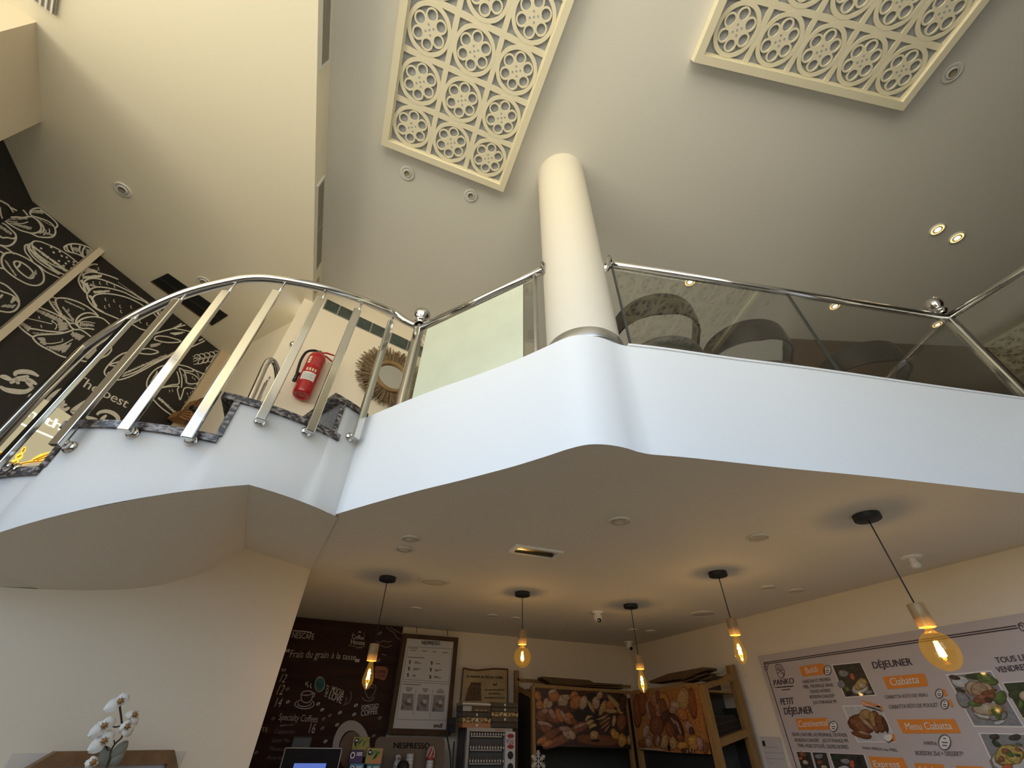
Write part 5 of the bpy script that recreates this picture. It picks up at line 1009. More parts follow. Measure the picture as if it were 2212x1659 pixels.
# ================================================================== bread rack in the corner
BR1, BR0 = PY(4.2), PY(4.58); DKP = mat('rack_shade', (.028, .028, .022), .6); DKB = mat('rack_inside', (.02, .013, .008), .7)
rk = thing('bread_rack', 'wooden corner bread rack with two bread pictures', 'rack', V((2.4, 4.3, GZ)))
def rk_part(name, z, pts, pl, th, m, off=0.0, parent=None, label=None):
    mb = MB(); slab(mb, z, pts, pl, th, m, off); o = mb.build(name, parent or rk)
    if label: o['label'] = label
    return o
def down_to(z, a, b, w, pl, name='post', th=.04, m=RACKW):
    """post whose top edge runs between pixels a and b, down to the floor"""
    p, q = pl(z(a)), pl(z(b)); mb = MB(); mb.prism([p, q, V((q.x, q.y, GZ)), V((p.x, p.y, GZ))], -pl.n*th, m); return mb.build(name, rk)
down_to(zR, (205, 355), (256, 360), 0, BR0); down_to(zR, (427, 560), (468, 570), 0, BR1); down_to(zR, (1655, 660), (1690, 664), 0, BR1)
rk_part('top_rail', zR, [(235, 462), (570, 486), (1745, 556), (1745, 590), (570, 520), (235, 495)], BR0, .03, RACKW)
rk_part('top_rail', zR, [(455, 536), (1755, 636), (1752, 672), (458, 586)], BR1, .03, RACKW, .004)
xl = BR1(zR((440, 600))).x; zt_ = BR1(zR((440, 562))).z
mb = MB(); mb.prism([(xl+.01, 4.22, GZ), (xl+.01, 4.58, GZ), (xl+.01, 4.58, zt_-.03), (xl+.01, 4.22, zt_-.03)], (.015, 0, 0), DKB); mb.build('side_board', rk)
mb = MB(); mb.prism([(xl, 4.24, zt_-.09), (xl, 4.56, zt_-.02), (xl, 4.56, zt_+.02), (xl, 4.24, zt_-.05)], (.01, 0, 0), RACKW); mb.build('side_rail', rk)
x2 = BR1(zR((1760, 1400))).x; zb2 = BR1(zR((1100, 1390))).z
mb = MB(); mb.box(((xl+3.12)/2, 4.56, (GZ+zt_)/2), (3.12-xl-.03, .02, zt_-GZ-.06), DKP); mb.build('back_board', rk)  # dark board, the shade inside the rack put into its colour
mb = MB(); mb.box(((xl+x2)/2+.02, 4.40, zt_-.02), (x2-xl, .32, .015), RACKW); mb.build('top_board', rk)
# bread pictures
def pmat(n, c, k=.55): return mat(n, c, .45, noise=k, scale=38, coat=.1, stretch=(1, 1, 1.8))
BG1 = pmat('bread_ground', (.045, .018, .010)); CRU = pmat('crust_orange', (.42, .15, .035)); CRD = pmat('crust_brown', (.20, .065, .022)); CRK = pmat('crust_dark', (.085, .030, .014)); FLO = pmat('floury', (.42, .28, .17)); CRM = pmat('crumb', (.40, .24, .09)); YEL = pmat('golden', (.46, .22, .045)); SHD = pmat('picture_black', (.012, .007, .005)); WODP = pmat('picture_wood', (.17, .055, .014)); TANB = pmat('tan_back', (.40, .155, .035)); TAND = pmat('tan_dark', (.24, .07, .018)); LILA = pmat('pale_loaf', (.36, .20, .14))
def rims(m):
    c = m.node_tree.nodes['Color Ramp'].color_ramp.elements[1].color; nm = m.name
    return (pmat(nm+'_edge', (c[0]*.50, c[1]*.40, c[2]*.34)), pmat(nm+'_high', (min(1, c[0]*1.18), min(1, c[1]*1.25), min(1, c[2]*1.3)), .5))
def picture(z, corners, pl, ground, blobs, lab):
    mb = MB(); slab(mb, z, corners, pl, .012, ground, .006)
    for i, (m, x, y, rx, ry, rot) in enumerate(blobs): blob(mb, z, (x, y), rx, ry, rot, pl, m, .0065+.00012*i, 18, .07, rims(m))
    o = mb.build('bread_picture', rk, recalc=False); o['label'] = lab
picture(zR, [(470, 590), (1652, 668), (1752, 1402), (482, 1362)], BR1, BG1, [
  (WODP, 1330, 1290, 330, 85, .05), (SHD, 1100, 1000, 330, 130, .1), (CRK, 1300, 690, 190, 60, .1), (SHD, 1250, 740, 120, 80, .2), (CRU, 505, 700, 42, 75, -.4), (CRU, 530, 820, 55, 65, .2), (FLO, 612, 800, 38, 75, .2), (FLO, 660, 815, 35, 60, .5), (CRU, 720, 700, 78, 85, -.2), (FLO, 700, 640, 60, 30, -.4), (FLO, 840, 770, 78, 90, .1), (CRD, 840, 850, 65, 28, 0), (FLO, 880, 715, 60, 38, .2), (CRU, 985, 690, 60, 55, -.6), (CRU, 1010, 785, 85, 100, .5), (FLO, 1110, 790, 60, 95, .3),
  (CRK, 860, 880, 150, 45, .15), (SHD, 1150, 920, 60, 95, .5), (FLO, 1280, 790, 58, 85, .1), (FLO, 1330, 690, 40, 55, .2), (CRM, 1215, 845, 25, 95, -.45), (CRM, 1370, 860, 45, 110, .35), (CRU, 1470, 830, 60, 80, 0), (CRM, 1540, 800, 38, 160, -.75), (CRM, 1480, 900, 95, 32, .15), (CRM, 1600, 900, 60, 30, .9),
  (CRD, 560, 960, 90, 85, .3), (LILA, 620, 915, 75, 40, .5), (CRD, 720, 980, 120, 90, .5), (CRU, 800, 960, 50, 105, -.5), (LILA, 700, 940, 35, 95, -.55), (CRU, 920, 1000, 75, 85, -.5), (LILA, 850, 960, 28, 95, -.6), (CRD, 985, 1040, 55, 40, .6), (CRK, 580, 1110, 105, 75, .2), (LILA, 600, 1080, 105, 42, .35), (CRD, 620, 1150, 95, 55, .4), (CRD, 660, 1230, 190, 55, -.55), (CRU, 560, 1290, 80, 42, -.6), (CRD, 800, 1290, 260, 62, -.45), (CRU, 640, 1330, 90, 38, -.4), (CRD, 1060, 1120, 130, 70, -.3), (LILA, 1080, 1090, 100, 22, -.35), (FLO, 905, 1190, 70, 90, -.6), (LILA, 850, 1140, 65, 40, .3), (FLO, 960, 1220, 45, 70, -.3),
  (CRM, 1185, 1000, 58, 42, -.5), (SHD, 1210, 1030, 62, 40, -.5), (CRM, 1205, 1055, 60, 38, -.5), (SHD, 1235, 1090, 62, 36, -.5), (CRM, 1240, 1110, 55, 50, -.5), (SHD, 1260, 1150, 58, 38, -.4), (CRM, 1255, 1225, 62, 65, .2), (SHD, 1270, 1295, 60, 22, 0), (CRK, 1400, 1040, 95, 110, .3), (CRM, 1380, 980, 90, 10, -.5), (CRM, 1400, 1030, 95, 9, -.6), (CRM, 1400, 1090, 80, 9, -.7), (CRM, 1430, 1130, 75, 8, -.9), (CRM, 1350, 1000, 80, 8, -.2), (CRM, 1520, 1030, 26, 85, .15), (CRD, 1620, 1050, 65, 130, .1), (CRK, 1640, 800, 45, 120, .1), (YEL, 1520, 1200, 48, 70, -.3), (YEL, 1555, 1230, 32, 60, .3), (YEL, 1630, 1290, 62, 92, -.15), (CRM, 1720, 1290, 28, 70, -.15), (SHD, 1685, 1380, 45, 30, .2)],
  'wide bread picture of many loaves')
b2 = PX(2.75)
picture(zS, [(165, 668), (900, 592), (1022, 572), (1195, 1476), (700, 1452), (240, 1408)], b2, TANB, [
  (TAND, 230, 900, 60, 240, .0), (TAND, 960, 800, 60, 210, -.1), (YEL, 560, 800, 110, 150, .1), (CRM, 830, 760, 90, 180, .1), (TAND, 300, 800, 70, 150, 0), (LILA, 375, 900, 28, 160, -.15), (CRD, 425, 900, 42, 130, -.25), (LILA, 460, 740, 18, 110, -.1), (CRD, 500, 720, 32, 95, -.1), (LILA, 505, 900, 14, 130, .1), (CRD, 580, 880, 55, 165, -.25), (FLO, 730, 830, 75, 55, .2), (LILA, 700, 890, 50, 55, 0), (CRU, 830, 950, 62, 105, -.45), (CRK, 600, 1000, 75, 110, .1), (CRD, 485, 1100, 105, 125, .1), (CRK, 730, 1120, 110, 190, -.35), (CRD, 660, 1150, 60, 110, -.35), (LILA, 760, 1080, 70, 16, 1.1), (LILA, 700, 1030, 60, 14, 1.0), (LILA, 790, 1160, 60, 14, 1.2), (LILA, 915, 1120, 52, 100, -.25), (CRK, 950, 1170, 40, 60, -.3),
  (FLO, 340, 1170, 48, 90, .3), (CRD, 300, 1330, 60, 60, .2), (LILA, 380, 1310, 55, 85, -.1), (FLO, 370, 1320, 35, 70, -.1), (CRD, 490, 1290, 58, 95, .1), (LILA, 500, 1300, 26, 80, .1), (CRM, 590, 1310, 52, 110, .05), (SHD, 650, 1380, 20, 60, 0), (CRM, 705, 1330, 50, 95, 0), (CRD, 800, 1260, 60, 50, 0), (YEL, 830, 1370, 75, 70, .2), (YEL, 975, 1320, 85, 105, -.3), (LILA, 1060, 1330, 52, 100, -.2), (CRK, 900, 1430, 90, 40, .1), (LILA, 890, 1440, 12, 30, .3), (LILA, 930, 1420, 12, 40, -.1), (LILA, 970, 1440, 12, 34, .1), (CRD, 1140, 1390, 40, 80, 0), (FLO, 430, 1410, 220, 14, .05)],
  'bread picture of dark loaves against tan')
down_to(zS, (120, 666), (152, 662), 0, b2); down_to(zS, (1027, 560), (1100, 546), 0, b2)
rk_part('top_rail', zS, [(150, 628), (1010, 528), (1040, 552), (1040, 585), (160, 668)], b2, .03, RACKW, .004)
p_, q_ = b2(zS((140, 700))), b2(zS((1040, 640))); mb = MB(); mb.box((2.95, (p_.y+q_.y)/2, (p_.z+q_.z)/2), (.36, abs(p_.y-q_.y), .015), RACKW); mb.build('top_board', rk)
mb = MB(); mb.box((3.17, (p_.y+q_.y)/2, (GZ+p_.z)/2-.05), (.015, abs(p_.y-q_.y), p_.z-GZ-.1), DKP); mb.build('back_board', rk)  # same shade-coloured board for the right part
mb = MB(); zc = b2(zS((700, 1450))).z; mb.box((2.80, (p_.y+q_.y)/2+.05, (GZ+zc)/2+.02), (.02, abs(p_.y-q_.y)+.04, zc-GZ+.04), mat('rack_black', (.006, .006, .006), .7)); mb.build('front_board', rk)
# near end of the rack, shelves and back panel
b3 = Plane((2.75, 3.14), (.45, .02))
p, q = b3(zS((1447, 290))), b3(zS((1520, 277))); mb = MB(); mb.prism([p, q, V((q.x, q.y, GZ)), V((p.x, p.y, GZ))], -b3.n*.04, RACKW); mb.build('post', rk)
rk_part('end_rail', zS, [(1100, 545), (1462, 400), (1530, 490), (1112, 622)], b3, .035, RACKW, .002); rk_part('end_rail', zS, [(1278, 1312), (1690, 1150), (1716, 1236), (1296, 1402)], b3, .035, RACKW, .002)
rk_part('end_back', zS, [(1100, 600), (1500, 500), (1660, 1130), (1280, 1320)], b3, .01, mat('rack_grey', (.075, .072, .060), .5, noise=.2, scale=6), -.26); rk_part('end_back', zS, [(1290, 1380), (1720, 1230), (1840, 1720), (1360, 1720)], b3, .01, mat('rack_grey2', (.085, .083, .075), .5, noise=.4, scale=14), -.22)
rk_part('shelf', zS, [(1262, 1290), (1668, 1140), (1680, 1165), (1272, 1318)], b3, .22, RACKW, 0)
mb = MB(); slab(mb, zS, [(1212, 962), (1520, 950), (1640, 1128), (1272, 1290)], b3, .14, mat('dark_basket', (.022, .015, .009), .8, kind='wave', scale=60, col2=(.008, .006, .004)), -.05)
lines(mb, zS, [[(1218, 975), (1515, 962)], [(1240, 1090), (1600, 1010)], [(1255, 1190), (1630, 1080)]], b3.off(-.05), .008, mat('basket_rib', (.035, .022, .012), .8), .002, 1)
tag(mb.build('dark_basket', origin=b3(zS((1450, 1230)), -.1)), 'dark basket lying on the right end shelf of the bread rack', 'basket')
# flattened cartons on the rack
KR = mat('kraft_board', (.14, .080, .030), .8, noise=.3, scale=20); KRD = mat('kraft_edge', (.07, .038, .015), .85); BT = PY(4.42)
def carton(z, pts, pl, th, m, lab):
    mb = MB(); slab(mb, z, pts, pl, th, m); q = pl(z(pts[0])); tag(mb.build('flat_carton', origin=q), lab, 'carton', 'cartons lying on the bread rack')
carton(zR, [(568, 440), (1190, 488), (1250, 520), (1640, 545), (1640, 562), (700, 545), (570, 468)], BT, .12, KR, 'large flat brown carton on the left part of the bread rack')
carton(zR, [(690, 532), (1640, 592), (1640, 605), (690, 548)], PY(4.25), .10, KRD, 'dark carton edge below the large flat one on the rack')
BT2 = PX(2.92)
carton(zS, [(370, 505), (640, 400), (1100, 316), (1110, 345), (800, 470), (400, 530)], BT2, .14, KR, 'pale flat carton on top of the pile by the right rack post')
for pts, l in (([(965, 385), (1148, 330), (1155, 352), (975, 415)], 'small rolled carton topmost at the right end of the pile'), ([(805, 470), (962, 405), (970, 430), (815, 492)], 'small folded carton second from the top of the pile'), ([(985, 445), (1140, 392), (1150, 412), (995, 468)], 'small folded carton right of the second one in the pile'), ([(830, 505), (980, 455), (990, 478), (845, 520)], 'small folded carton lowest left in the pile'), ([(1055, 490), (1210, 425), (1240, 440), (1070, 505)], 'small folded carton lowest right in the pile')):
    carton(zS, pts, PX(2.80), .10, KRD, l)
# snowflake ornament
SNO = mat('snow_white', (.50, .47, .40), .6, emit=None); P6 = PY(3.9); t = MB(); c = (512, 1570)
cen = P6(zR(c)); R6 = (P6(zR((512, 1420)))-cen).length
for k in range(6):
    a = PI/2+k*PI/3; d = V((math.cos(a), 0, math.sin(a))); t.tube([cen, cen+d*R6], .0035, SNO, 6)
    for f, L in ((.3, .28), (.5, .34), (.7, .24), (.86, .14)):
        for s in (-1, 1):
            b = a+s*.85; t.tube([cen+d*R6*f, cen+d*R6*f+V((math.cos(b), 0, math.sin(b)))*R6*L], .003, SNO, 6)
t.tube([cen-V((0, 0, R6*.5)), cen-V((0, 0, .42))], .003, SNO, 6)
tag(t.build('snowflake_ornament', origin=cen-V((0, 0, .42))), 'white snowflake ornament on a stick below the left bread picture', 'ornament')
mb = MB(); mb.box((cen.x, 3.9, cen.z-.42-.05), (.8, .3, .04), WT); mb.box((cen.x, 3.92, (cen.z-.49+GZ)/2), (.76, .26, cen.z-.49-GZ), DKB); tag(mb.build('display_counter', origin=(cen.x, 3.9, GZ)), 'low dark counter in front of the bread rack', 'counter')


# ================================================================== menu board on the right wall
PMN = PX(3.18); MBG = mat('menu_board', (.50, .43, .40), .5, noise=.05, scale=3); INKP = mat('plum_ink', (.045, .025, .03), .6); INKG = mat('menu_ink', (.10, .075, .06), .6); ORG = mat('menu_orange', (.72, .23, .03), .5); LWH = mat('menu_white', (.72, .66, .60), .5)
mb = MB(); p0 = PMN((1638, 1419)); ztop = .503; y0, y1 = p0.y, .80
mb.prism([(3.18, y0, -.55), (3.18, y1, -.55), (3.18, y1, ztop), (3.18, y0, ztop)], (.018, 0, 0), MBG)
def L2(z, L, w=.006, m=INKP, sm=3, off=.0015): lines(mb, z, L, PMN, w, m, off, sm)
def TM(z, s, a, b, top, m=INKP, bold=0.0, off=.003, **k): T(mb, z, s, a, b, top, PMN, m, off, bold=bold, **k)
def orange(z, q, s=None, a=None, b=None, top=None):
    quad(mb, z, q, PMN, ORG, .002)
    if s: TM(z, s, a, b, top, LWH, .012, .0035)
# border
by_ = PMN(zM((168, 590))).y+.017; zb1 = (PMN(zM((168, 578))).z+PMN(zQ((1420, 190))).z)/2; zb2 = zb1-.010
for zz in (zb1, zb2): mb.stroke([V((3.178, by_, zz)), V((3.178, 1.30, zz))], .005, PMN.n, INKP, 1)
for yy in (by_,): mb.stroke([V((3.178, yy, zb1)), V((3.178, yy, -.5))], .006, PMN.n, INKP, 1)
L2(zM, [[(150, 600), (160, 575), (180, 575), (188, 600), (175, 620), (160, 610)], [(150, 610), (150, 640), (165, 655), (182, 640), (180, 620)]], .004); L2(zQ, [[(1420, 195), (1440, 170), (1475, 175), (1490, 210), (1480, 250), (1450, 240), (1430, 205), (1455, 190), (1472, 215)]], .004)
# bakery logo
L2(zM, [[(265, 640), (262, 610), (285, 594), (320, 602), (350, 650), (355, 690), (345, 720), (325, 735), (300, 725), (280, 690), (265, 640)], [(272, 645), (300, 655), (330, 655), (345, 650)], [(285, 600), (300, 650)], [(305, 605), (312, 652)], [(270, 615), (290, 648)], [(325, 615), (325, 650)], [(285, 690), (310, 668), (345, 680)], [(318, 690), (350, 690), (340, 715)]], .004)
TM(zM, 'PANKO', (248, 812), (455, 790), (240, 755), bold=.015); L2(zM, [[(245, 835), (360, 822), (455, 815)]], .003, INKG, 1); L2(zM, [[(275, 832), (440, 820)], [(325, 858), (415, 850)]], .006, INKG, 1)
TM(zM, 'PETIT', (320, 1010), (455, 1000), (308, 945), bold=.02); TM(zM, 'DÉJEUNER', (358, 1110), (648, 1098), (345, 1040), bold=.02)
TM(zM, 'DÉJEUNER', (1272, 638), (1672, 600), (1248, 570), bold=.02)
orange(zM, [(505, 618), (740, 585), (760, 600), (775, 695), (538, 720)], 'Beldi', (578, 692), (700, 672), (562, 630)); orange(zM, [(465, 1155), (790, 1142), (825, 1262), (500, 1268)], 'Continental', (502, 1240), (800, 1225), (492, 1175))
for s, a, b, t_ in (('HARCHA ET MSEMEN', (545, 790), (828, 765), (540, 756)), ('MIEL, FROMAGE FRAIS,', (550, 843), (860, 822), (545, 808)), ('OLIVES NOIRES', (620, 890), (830, 877), (615, 858)), ('BOISSON CHAUDE*', (620, 946), (872, 933), (612, 912)), ('JUS D\'ORANGE PM', (652, 1002), (893, 990), (645, 970)),
    ('OEUFS ( NATURE, AU FROMAGE, OU KHLII)', (435, 1330), (1000, 1338), (425, 1296)), ('BOISSON CHAUDE* ,  JUS D\'ORANGE PM', (468, 1388), (1012, 1398), (458, 1354)), ('PAIN, HUILE D\'OLIVE, OLIVES NOIRES', (498, 1444), (1015, 1462), (488, 1408)), ('PAIN PERDU au MIEL', (1160, 1466), (1520, 1490), (1150, 1438))):
    TM(zM, s, a, b, t_, INKG, .006)
for z, c, r in ((zM, (795, 655), 38), (zM, (855, 1232), 42), (zQ, (612, 895), 38), (zQ, (668, 1005), 38), (zQ, (668, 1395), 62), (zQ, (92, 1352), 35)):
    blob(mb, z, c, r, r*1.25, .2, PMN, LWH, .002, 18, .02); P = [(c[0]+r*math.cos(2*PI*i/16), c[1]+r*1.25*math.sin(2*PI*i/16)) for i in range(17)]; L2(z, [P, [(c[0]-r*.5, c[1]), (c[0]+r*.5, c[1]+4)], [(c[0]-r*.4, c[1]+r*.5), (c[0]+r*.4, c[1]+r*.55)], [(c[0]-r*.25, c[1]-r*.7), (c[0]+r*.2, c[1]-r*.6)]], .0045, INKG, 1, .0034)
for q in ([(640, 850), (668, 848), (700, 920), (672, 925)], [(700, 960), (728, 955), (762, 1030), (735, 1036)], [(118, 1312), (150, 1308), (165, 1385), (140, 1390)]): quad(mb, zQ, q, PMN, ORG, .0025)
orange(zQ, [(32, 724), (440, 686), (470, 705), (498, 818), (82, 850)], 'Ciabatta', (118, 815), (412, 785), (98, 738)); orange(zQ, [(172, 1162), (770, 1155), (835, 1300), (240, 1304)], 'Menu Ciabatta', (278, 1268), (752, 1260), (252, 1195)); orange(zM, [(1215, 1540), (1570, 1555), (1640, 1700), (1270, 1700)], 'Express', (1280, 1650), (1545, 1655), (1258, 1582)); orange(zQ, [(355, 1608), (650, 1620), (690, 1720), (380, 1720)], 'Salade', (420, 1690), (600, 1695), (400, 1640)); orange(zQ, [(780, 1634), (1060, 1645), (1100, 1720), (810, 1720)])
for s, a, b, t_ in (('CIABATTA RÔTI DE VEAU', (60, 948), (498, 925), (48, 914)), ('CIABATTA RÔTI DE POULET', (100, 1050), (605, 1030), (90, 1012)), ('BOISSON 25cl + DESSERT*', (378, 1525), (872, 1536), (362, 1482)), ('À PARTIR de', (458, 1420), (592, 1422), (448, 1385))): TM(zQ, s, a, b, t_, INKG, .006)
TM(zQ, 'TOUS LES', (1205, 582), (1560, 545), (1178, 525), bold=.015); TM(zQ, 'VENDREDIS', (1215, 680), (1610, 640), (1185, 622), bold=.015)
# photographs printed on the board
def photo(z, q, ground, blobs, border=True, j=0):
    c = (sum(p[0] for p in q)/4, sum(p[1] for p in q)/4)
    if border: quad(mb, z, [(c[0]+(p[0]-c[0])*1.06, c[1]+(p[1]-c[1])*1.06) for p in q], PMN, LWH, .0015)
    quad(mb, z, q, PMN, ground, .002)
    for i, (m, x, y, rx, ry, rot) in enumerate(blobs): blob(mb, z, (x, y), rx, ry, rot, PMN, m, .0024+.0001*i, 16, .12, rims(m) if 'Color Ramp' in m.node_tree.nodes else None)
GRN = pmat('photo_green', (.10, .17, .04), .6); GRD = pmat('photo_dark_green', (.03, .06, .025), .6); DKG = pmat('photo_dark', (.05, .042, .035), .6); PLT = pmat('photo_plate', (.50, .50, .48), .2); BUN = pmat('photo_bun', (.46, .36, .24), .3); YLW = pmat('photo_yellow', (.50, .38, .10), .5); MEA = pmat('photo_meat', (.28, .10, .05), .6); GRY = pmat('photo_stone', (.24, .24, .24), .3); REDP = pmat('photo_red', (.55, .12, .05), .3)
photo(zM, [(848, 606), (1130, 578), (1285, 905), (980, 928)], DKG, [(GRY, 960, 690, 50, 40, .2), (DKG, 1060, 640, 80, 40, 0), (REDP, 1050, 720, 24, 35, -.2), (GRY, 940, 800, 40, 40, .4), (PLT, 1130, 840, 90, 60, -.5), (YLW, 1140, 800, 70, 60, -.4), (BUN, 1150, 810, 42, 36, -.3), (GRN, 1000, 850, 30, 26, 0), (BLACK, 1015, 895, 30, 22, 0), (GRY, 1220, 880, 45, 20, 0), (PLT, 1100, 880, 40, 18, .3)])
photo(zM, [(960, 1028), (1330, 1020), (1490, 1385), (1110, 1385)], PLT, [(CRD, 1160, 1200, 140, 120, .4), (CRM, 1190, 1110, 75, 50, .5), (MEA, 1120, 1220, 120, 40, .5), (FLO, 1200, 1200, 110, 22, .75), (MEA, 1290, 1180, 55, 110, -.2), (CRM, 1260, 1160, 28, 100, -.25), (CRD, 1340, 1200, 50, 110, -.25), (CRK, 1390, 1220, 22, 90, -.3), (CRD, 1150, 1320, 100, 38, .3), (FLO, 1170, 1300, 70, 14, .35)])
orange(zM, [(1140, 960), (1360, 1025), (1368, 1085), (1160, 1020)]); TM(zM, 'Nouveau', (1160, 1012), (1350, 1068), (1156, 975), LWH, .01, .004); orange(zM, [(1425, 1312), (1465, 1308), (1498, 1385), (1462, 1390)]); blob(mb, zM, (1420, 1345), 38, 42, 0, PMN, LWH, .0045)
photo(zM, [(478, 1492), (620, 1496), (680, 1720), (545, 1720)], DKG, [(MEA, 540, 1520, 40, 30, .2), (REDP, 520, 1560, 20, 16, 0), (BUN, 570, 1600, 30, 25, 0), (GRY, 620, 1680, 40, 30, 0)]); photo(zM, [(640, 1498), (785, 1502), (840, 1720), (700, 1720)], DKG, [(GRY, 710, 1540, 40, 30, 0), (MEA, 720, 1600, 36, 24, 0), (BUN, 760, 1650, 30, 24, 0)]); photo(zM, [(818, 1508), (1165, 1522), (1230, 1720), (890, 1720)], DKG, [(GRD, 900, 1560, 60, 30, 0), (GRY, 980, 1590, 50, 30, .3), (REDP, 1050, 1620, 26, 40, 0), (PLT, 960, 1660, 60, 25, 0), (BLACK, 1120, 1590, 30, 50, 0)])
photo(zQ, [(698, 712), (1140, 672), (1470, 1228), (975, 1222)], GRY, [(GRD, 1020, 720, 130, 40, .1), (GRN, 1100, 750, 110, 60, .3), (PLT, 840, 780, 110, 60, .4), (DKG, 770, 730, 55, 25, .2), (DKG, 830, 860, 50, 22, .3), (GRY, 860, 960, 60, 100, -.4), (PLT, 1120, 1060, 200, 100, .15), (GRY, 1220, 1120, 100, 60, -.4), (BUN, 1120, 1060, 160, 70, .1), (GRN, 1240, 940, 65, 80, -.2), (GRN, 980, 1000, 70, 30, .2), (BUN, 1030, 860, 145, 100, .35), (FLO, 1020, 850, 100, 66, .3), (MEA, 1080, 940, 110, 60, -.2), (CRD, 1120, 880, 80, 28, -.3), (CRK, 1120, 960, 50, 26, .2), (YLW, 1190, 1070, 70, 50, .2), (GRN, 1200, 1090, 60, 40, .4), (GRN, 1220, 1140, 36, 22, .3), (PLT, 1230, 1190, 70, 18, -.2)])
photo(zQ, [(1270, 790), (1560, 770), (1700, 1180), (1470, 1140)], GRD, [(GRD, 1400, 900, 70, 60, 0), (GRN, 1450, 1000, 30, 50, 0), (BUN, 1480, 920, 50, 50, 0)])
photo(zQ, [(1032, 1308), (1560, 1320), (1700, 1720), (1220, 1720)], GRY, [(DKG, 1180, 1340, 50, 35, .2), (DKG, 1390, 1345, 60, 36, 0), (GRD, 1200, 1410, 50, 30, .6), (PLT, 1360, 1570, 220, 150, .2), (YLW, 1330, 1530, 170, 105, .1), (MEA, 1300, 1490, 60, 30, .3), (YLW, 1380, 1560, 90, 50, .2), (GRN, 1340, 1520, 42, 28, .3), (GRD, 1420, 1530, 30, 18, .3), (MEA, 1420, 1470, 40, 18, .2), (GRN, 1430, 1420, 40, 16, .3), (REDP, 1310, 1650, 60, 30, 0), (MEA, 1250, 1570, 40, 30, .5)])
tag(mb.build('menu_board', origin=V((3.18, 2.0, -.5)), recalc=False), 'large pale menu board with orange headings and food pictures on the right wall', 'menu board')
# pinned paper between the rack and the menu board
PNW = PX(3.192); mb = MB(); slab(mb, zM, [(95, 1335), (305, 1342), (385, 1659), (440, 1800), (215, 1800), (150, 1520)], PNW, .003, mat('white_paper', (.50, .46, .43), .6))
lines(mb, zM, [[(140, 1440), (290, 1450)], [(150, 1500), (345, 1508)], [(170, 1560), (350, 1568)], [(200, 1605), (230, 1610)]], PNW, .003, mat('paper_line', (.30, .27, .26), .7), .001, 1)
quad(mb, zM, [(122, 1380), (148, 1378), (160, 1430), (135, 1435)], PNW, BLACK, .004)
tag(mb.build('pinned_paper', origin=PNW(zM((250, 1790))), recalc=False), 'white sheet of paper pinned to the wall left of the menu board', 'paper')

# ================================================================== orchid and wooden frame, lower left
zO = zoom(0, 1400, 4.424); FP = LW.off(.02); FRW = mat('walnut_frame', (.24, .125, .052), .45, noise=.45, scale=14)
t = thing('picture_frame', 'wooden frame with cut corners behind the orchid on the lower left wall', 'frame', FP(zO((1000, 1146))))
fo = [(340, 1146), (545, 990), (1670, 972), (1725, 1055), (1690, 1180)]; fi = [(440, 1180), (560, 1110), (1620, 1110), (1610, 1112), (1590, 1180)]
oc = [FP(zO(p), .02) for p in ((545, 990), (1670, 972))]; wv = oc[1]-oc[0]; ud = LW.d if LW.d.dot(wv) > 0 else -LW.d; ww = wv.dot(ud); zt_ = (oc[0].z+oc[1].z)/2; o0 = V((oc[0].x, oc[0].y, 0)); hF, cx_ = .40, .075
def fp(u, v, o=0.0): return o0+ud*u+V((0, 0, zt_+v))+LW.n*o
octo = [(0, 0), (ww, 0), (ww+cx_*.6, -cx_*.75), (ww+cx_*.6, -hF), (-cx_*1.2, -hF), (-cx_*1.2, -cx_*.9)]; fw = .044
inn = [(fw*.3, -fw), (ww-fw*.1, -fw), (ww+cx_*.6-fw, -cx_-fw*.4), (ww+cx_*.6-fw, -hF+fw), (-cx_*1.2+fw, -hF+fw), (-cx_*1.2+fw, -cx_-fw*.6)]
for i in range(6):
    mb = MB(); j = (i+1) % 6; mb.prism([fp(*octo[i]), fp(*octo[j]), fp(*inn[j]), fp(*inn[i])], -LW.n*.035, FRW); mb.build('frame_rail', t)
mb = MB(); mb.prism([fp(*p, -.02) for p in inn], -LW.n*.008, mat('frame_print', (.50, .50, .52), .4)); mb.build('picture', t)
mb = MB(); mb.prism([fp(-cx_*1.5, -.005, -.034), fp(ww+cx_*.9, -.005, -.034), fp(ww+cx_*.9, -hF, -.034), fp(-cx_*1.5, -hF, -.034)], -LW.n*.004, mat('clear_backing', (.60, .54, .46), .3)); mb.build('backing_plate', t)
# console that carries the orchid
CP_ = LW.off(.19); q0 = CP_(zO((1010, 1146))); cz = q0.z-.36
mb = MB(); ctr = V((q0.x, q0.y, cz-.02)); mb.box(ctr, (.7, .3, .04), RACKW, axes=(ud, LW.n, V((0, 0, 1))), bev=.004); t = thing('console_table', 'narrow wooden console under the orchid', 'table', V((q0.x, q0.y, GZ))); mb.build('table_top', t)
for a, b in ((-.31, -.11), (.31, -.11), (-.31, .11), (.31, .11)):
    mb = MB(); p = ctr+ud*a+LW.n*b; mb.box((p.x, p.y, (GZ+cz-.04)/2), (.04, .04, cz-.04-GZ), RACKW, axes=(ud, LW.n, V((0, 0, 1)))); mb.build('leg', t)
oq = thing('potted_orchid', 'white orchid with brown centres in front of the wooden frame', 'orchid', V((q0.x, q0.y, cz)))
mb = MB(); mb.lathe([(0, 0), (.05, 0), (.066, .11), (.07, .115), (.062, .115), (.058, .09), (0, .09)], V((q0.x, q0.y, cz)), WHITE, seg=28); mb.build('pot', oq)
STEM = mat('orchid_stem', (.035, .025, .015), .6); PET = mat('orchid_petal', (.72, .68, .60), .6, noise=.12, scale=40); LIP = mat('orchid_centre', (.30, .15, .035), .6, noise=.4, scale=80); ORL = mat('orchid_leaf', (.20, .21, .16), .5)
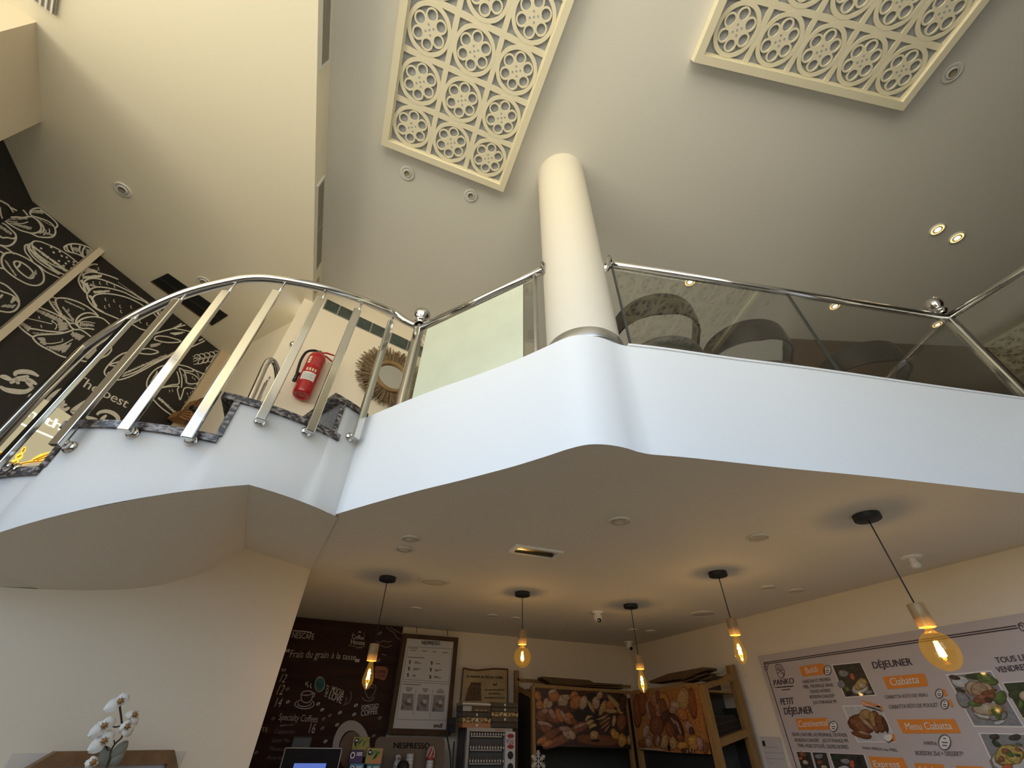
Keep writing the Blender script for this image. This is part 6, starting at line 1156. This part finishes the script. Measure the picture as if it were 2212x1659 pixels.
def op(p, o=0.0): return CP_(zO(p), o)
mb = MB(); mb.tube(crom([V((q0.x, q0.y, cz+.09)), op((1010, 1160)), op((1045, 1020)), op((1095, 920)), op((1170, 840)), op((1165, 720)), op((1150, 600)), op((1140, 530))], 4), .0032, STEM, 8)
for L in ([(1045, 1020), (1020, 950), (975, 890)], [(1095, 920), (1090, 880)], [(1165, 740), (1110, 755), (1000, 740)], [(1165, 800), (1200, 770)]): mb.tube([op(p) for p in L], .0022, STEM, 6)
mb.build('stem', oq)
def petal(mb, c, d, sd, nn, L, Wd, m=PET):
    k = mb.mi(m); rows = []
    for i in range(7):
        u = i/6; w = Wd*math.sin(PI*min(1, u*.86+.09))**.7*(1 if u < .9 else .8); h = .010*math.sin(u*2.2)-.012*u*u
        rows.append([mb.bm.verts.new(c+d*L*u+sd*w*s+nn*(h-.006*abs(s))) for s in (-1, -.5, 0, .5, 1)])
    for i in range(6):
        for j in range(4):
            f = mb.bm.faces.new((rows[i][j], rows[i][j+1], rows[i+1][j+1], rows[i+1][j])); f.material_index = k; f.smooth = True
def flower(c, tipA, tipB, wid, face):
    c3, a, b = op(c, .03), op(tipA, .03), op(tipB, .03); t_ = D.objects.new('flower', None); C.objects.link(t_); t_.parent = oq; t_.location = c3-wpos(oq)
    nn = (LW.n+V(face)).normalized(); dA = a-c3; dB = b-c3; mb = MB()
    for d in (dA, dB):
        L = d.length; u = d.normalized(); s_ = nn.cross(u).normalized(); petal(mb, c3-u*.006, u, s_, nn, L, wid*.70)
    u = (dA.normalized()-dB.normalized()).normalized(); s_ = nn.cross(u).normalized()
    for d, L in ((s_, .5), ((u*.6-s_).normalized(), .4), ((-u*.6-s_).normalized(), .4)): petal(mb, c3-nn*.004, d, nn.cross(d).normalized(), nn, wid*L*1.3, wid*.42)
    mb.build('petals', t_)
    mb = MB(); mb.ell(c3+nn*.006, u*.009, s_*.008, nn*.006, LIP, 10, 6)
    for i in range(7):
        a = 2*PI*i/7; mb.tube([c3+nn*.006, c3+nn*.009+(u*math.cos(a)+s_*math.sin(a))*.0125], [.0025, .0012], LIP, 5)
    mb.build('lip', t_)
flower((1140, 512), (1265, 425), (985, 600), .030, (0, 0, .35)); flower((985, 745), (1140, 665), (835, 860), .030, (0, 0, .25)); flower((985, 890), (1125, 790), (830, 1000), .034, (0, 0, .2)); flower((1205, 750), (1180, 700), (1270, 840), .030, (.2, 0, .1)); flower((880, 1095), (960, 1020), (850, 1180), .026, (0, 0, .2)); flower((1275, 640), (1200, 620), (1330, 740), .018, (.4, 0, .3))
mb = MB()
for a, b, w in (((1060, 1060), (1235, 890), .022), ((1010, 1120), (1005, 940), .02), ((1050, 1110), (1200, 1000), .018)):
    c3 = op(a, .0); d = op(b, .0)-c3; petal(mb, c3, d.normalized(), LW.n.cross(d).normalized(), LW.n, d.length, w, ORL)
mb.build('bud_leaves', oq)['label'] = 'grey green leaves'

# ================================================================== floor is the zero level
for o in list(C.objects):
    if o.parent is None and o is not cam: o.location.z += EYE
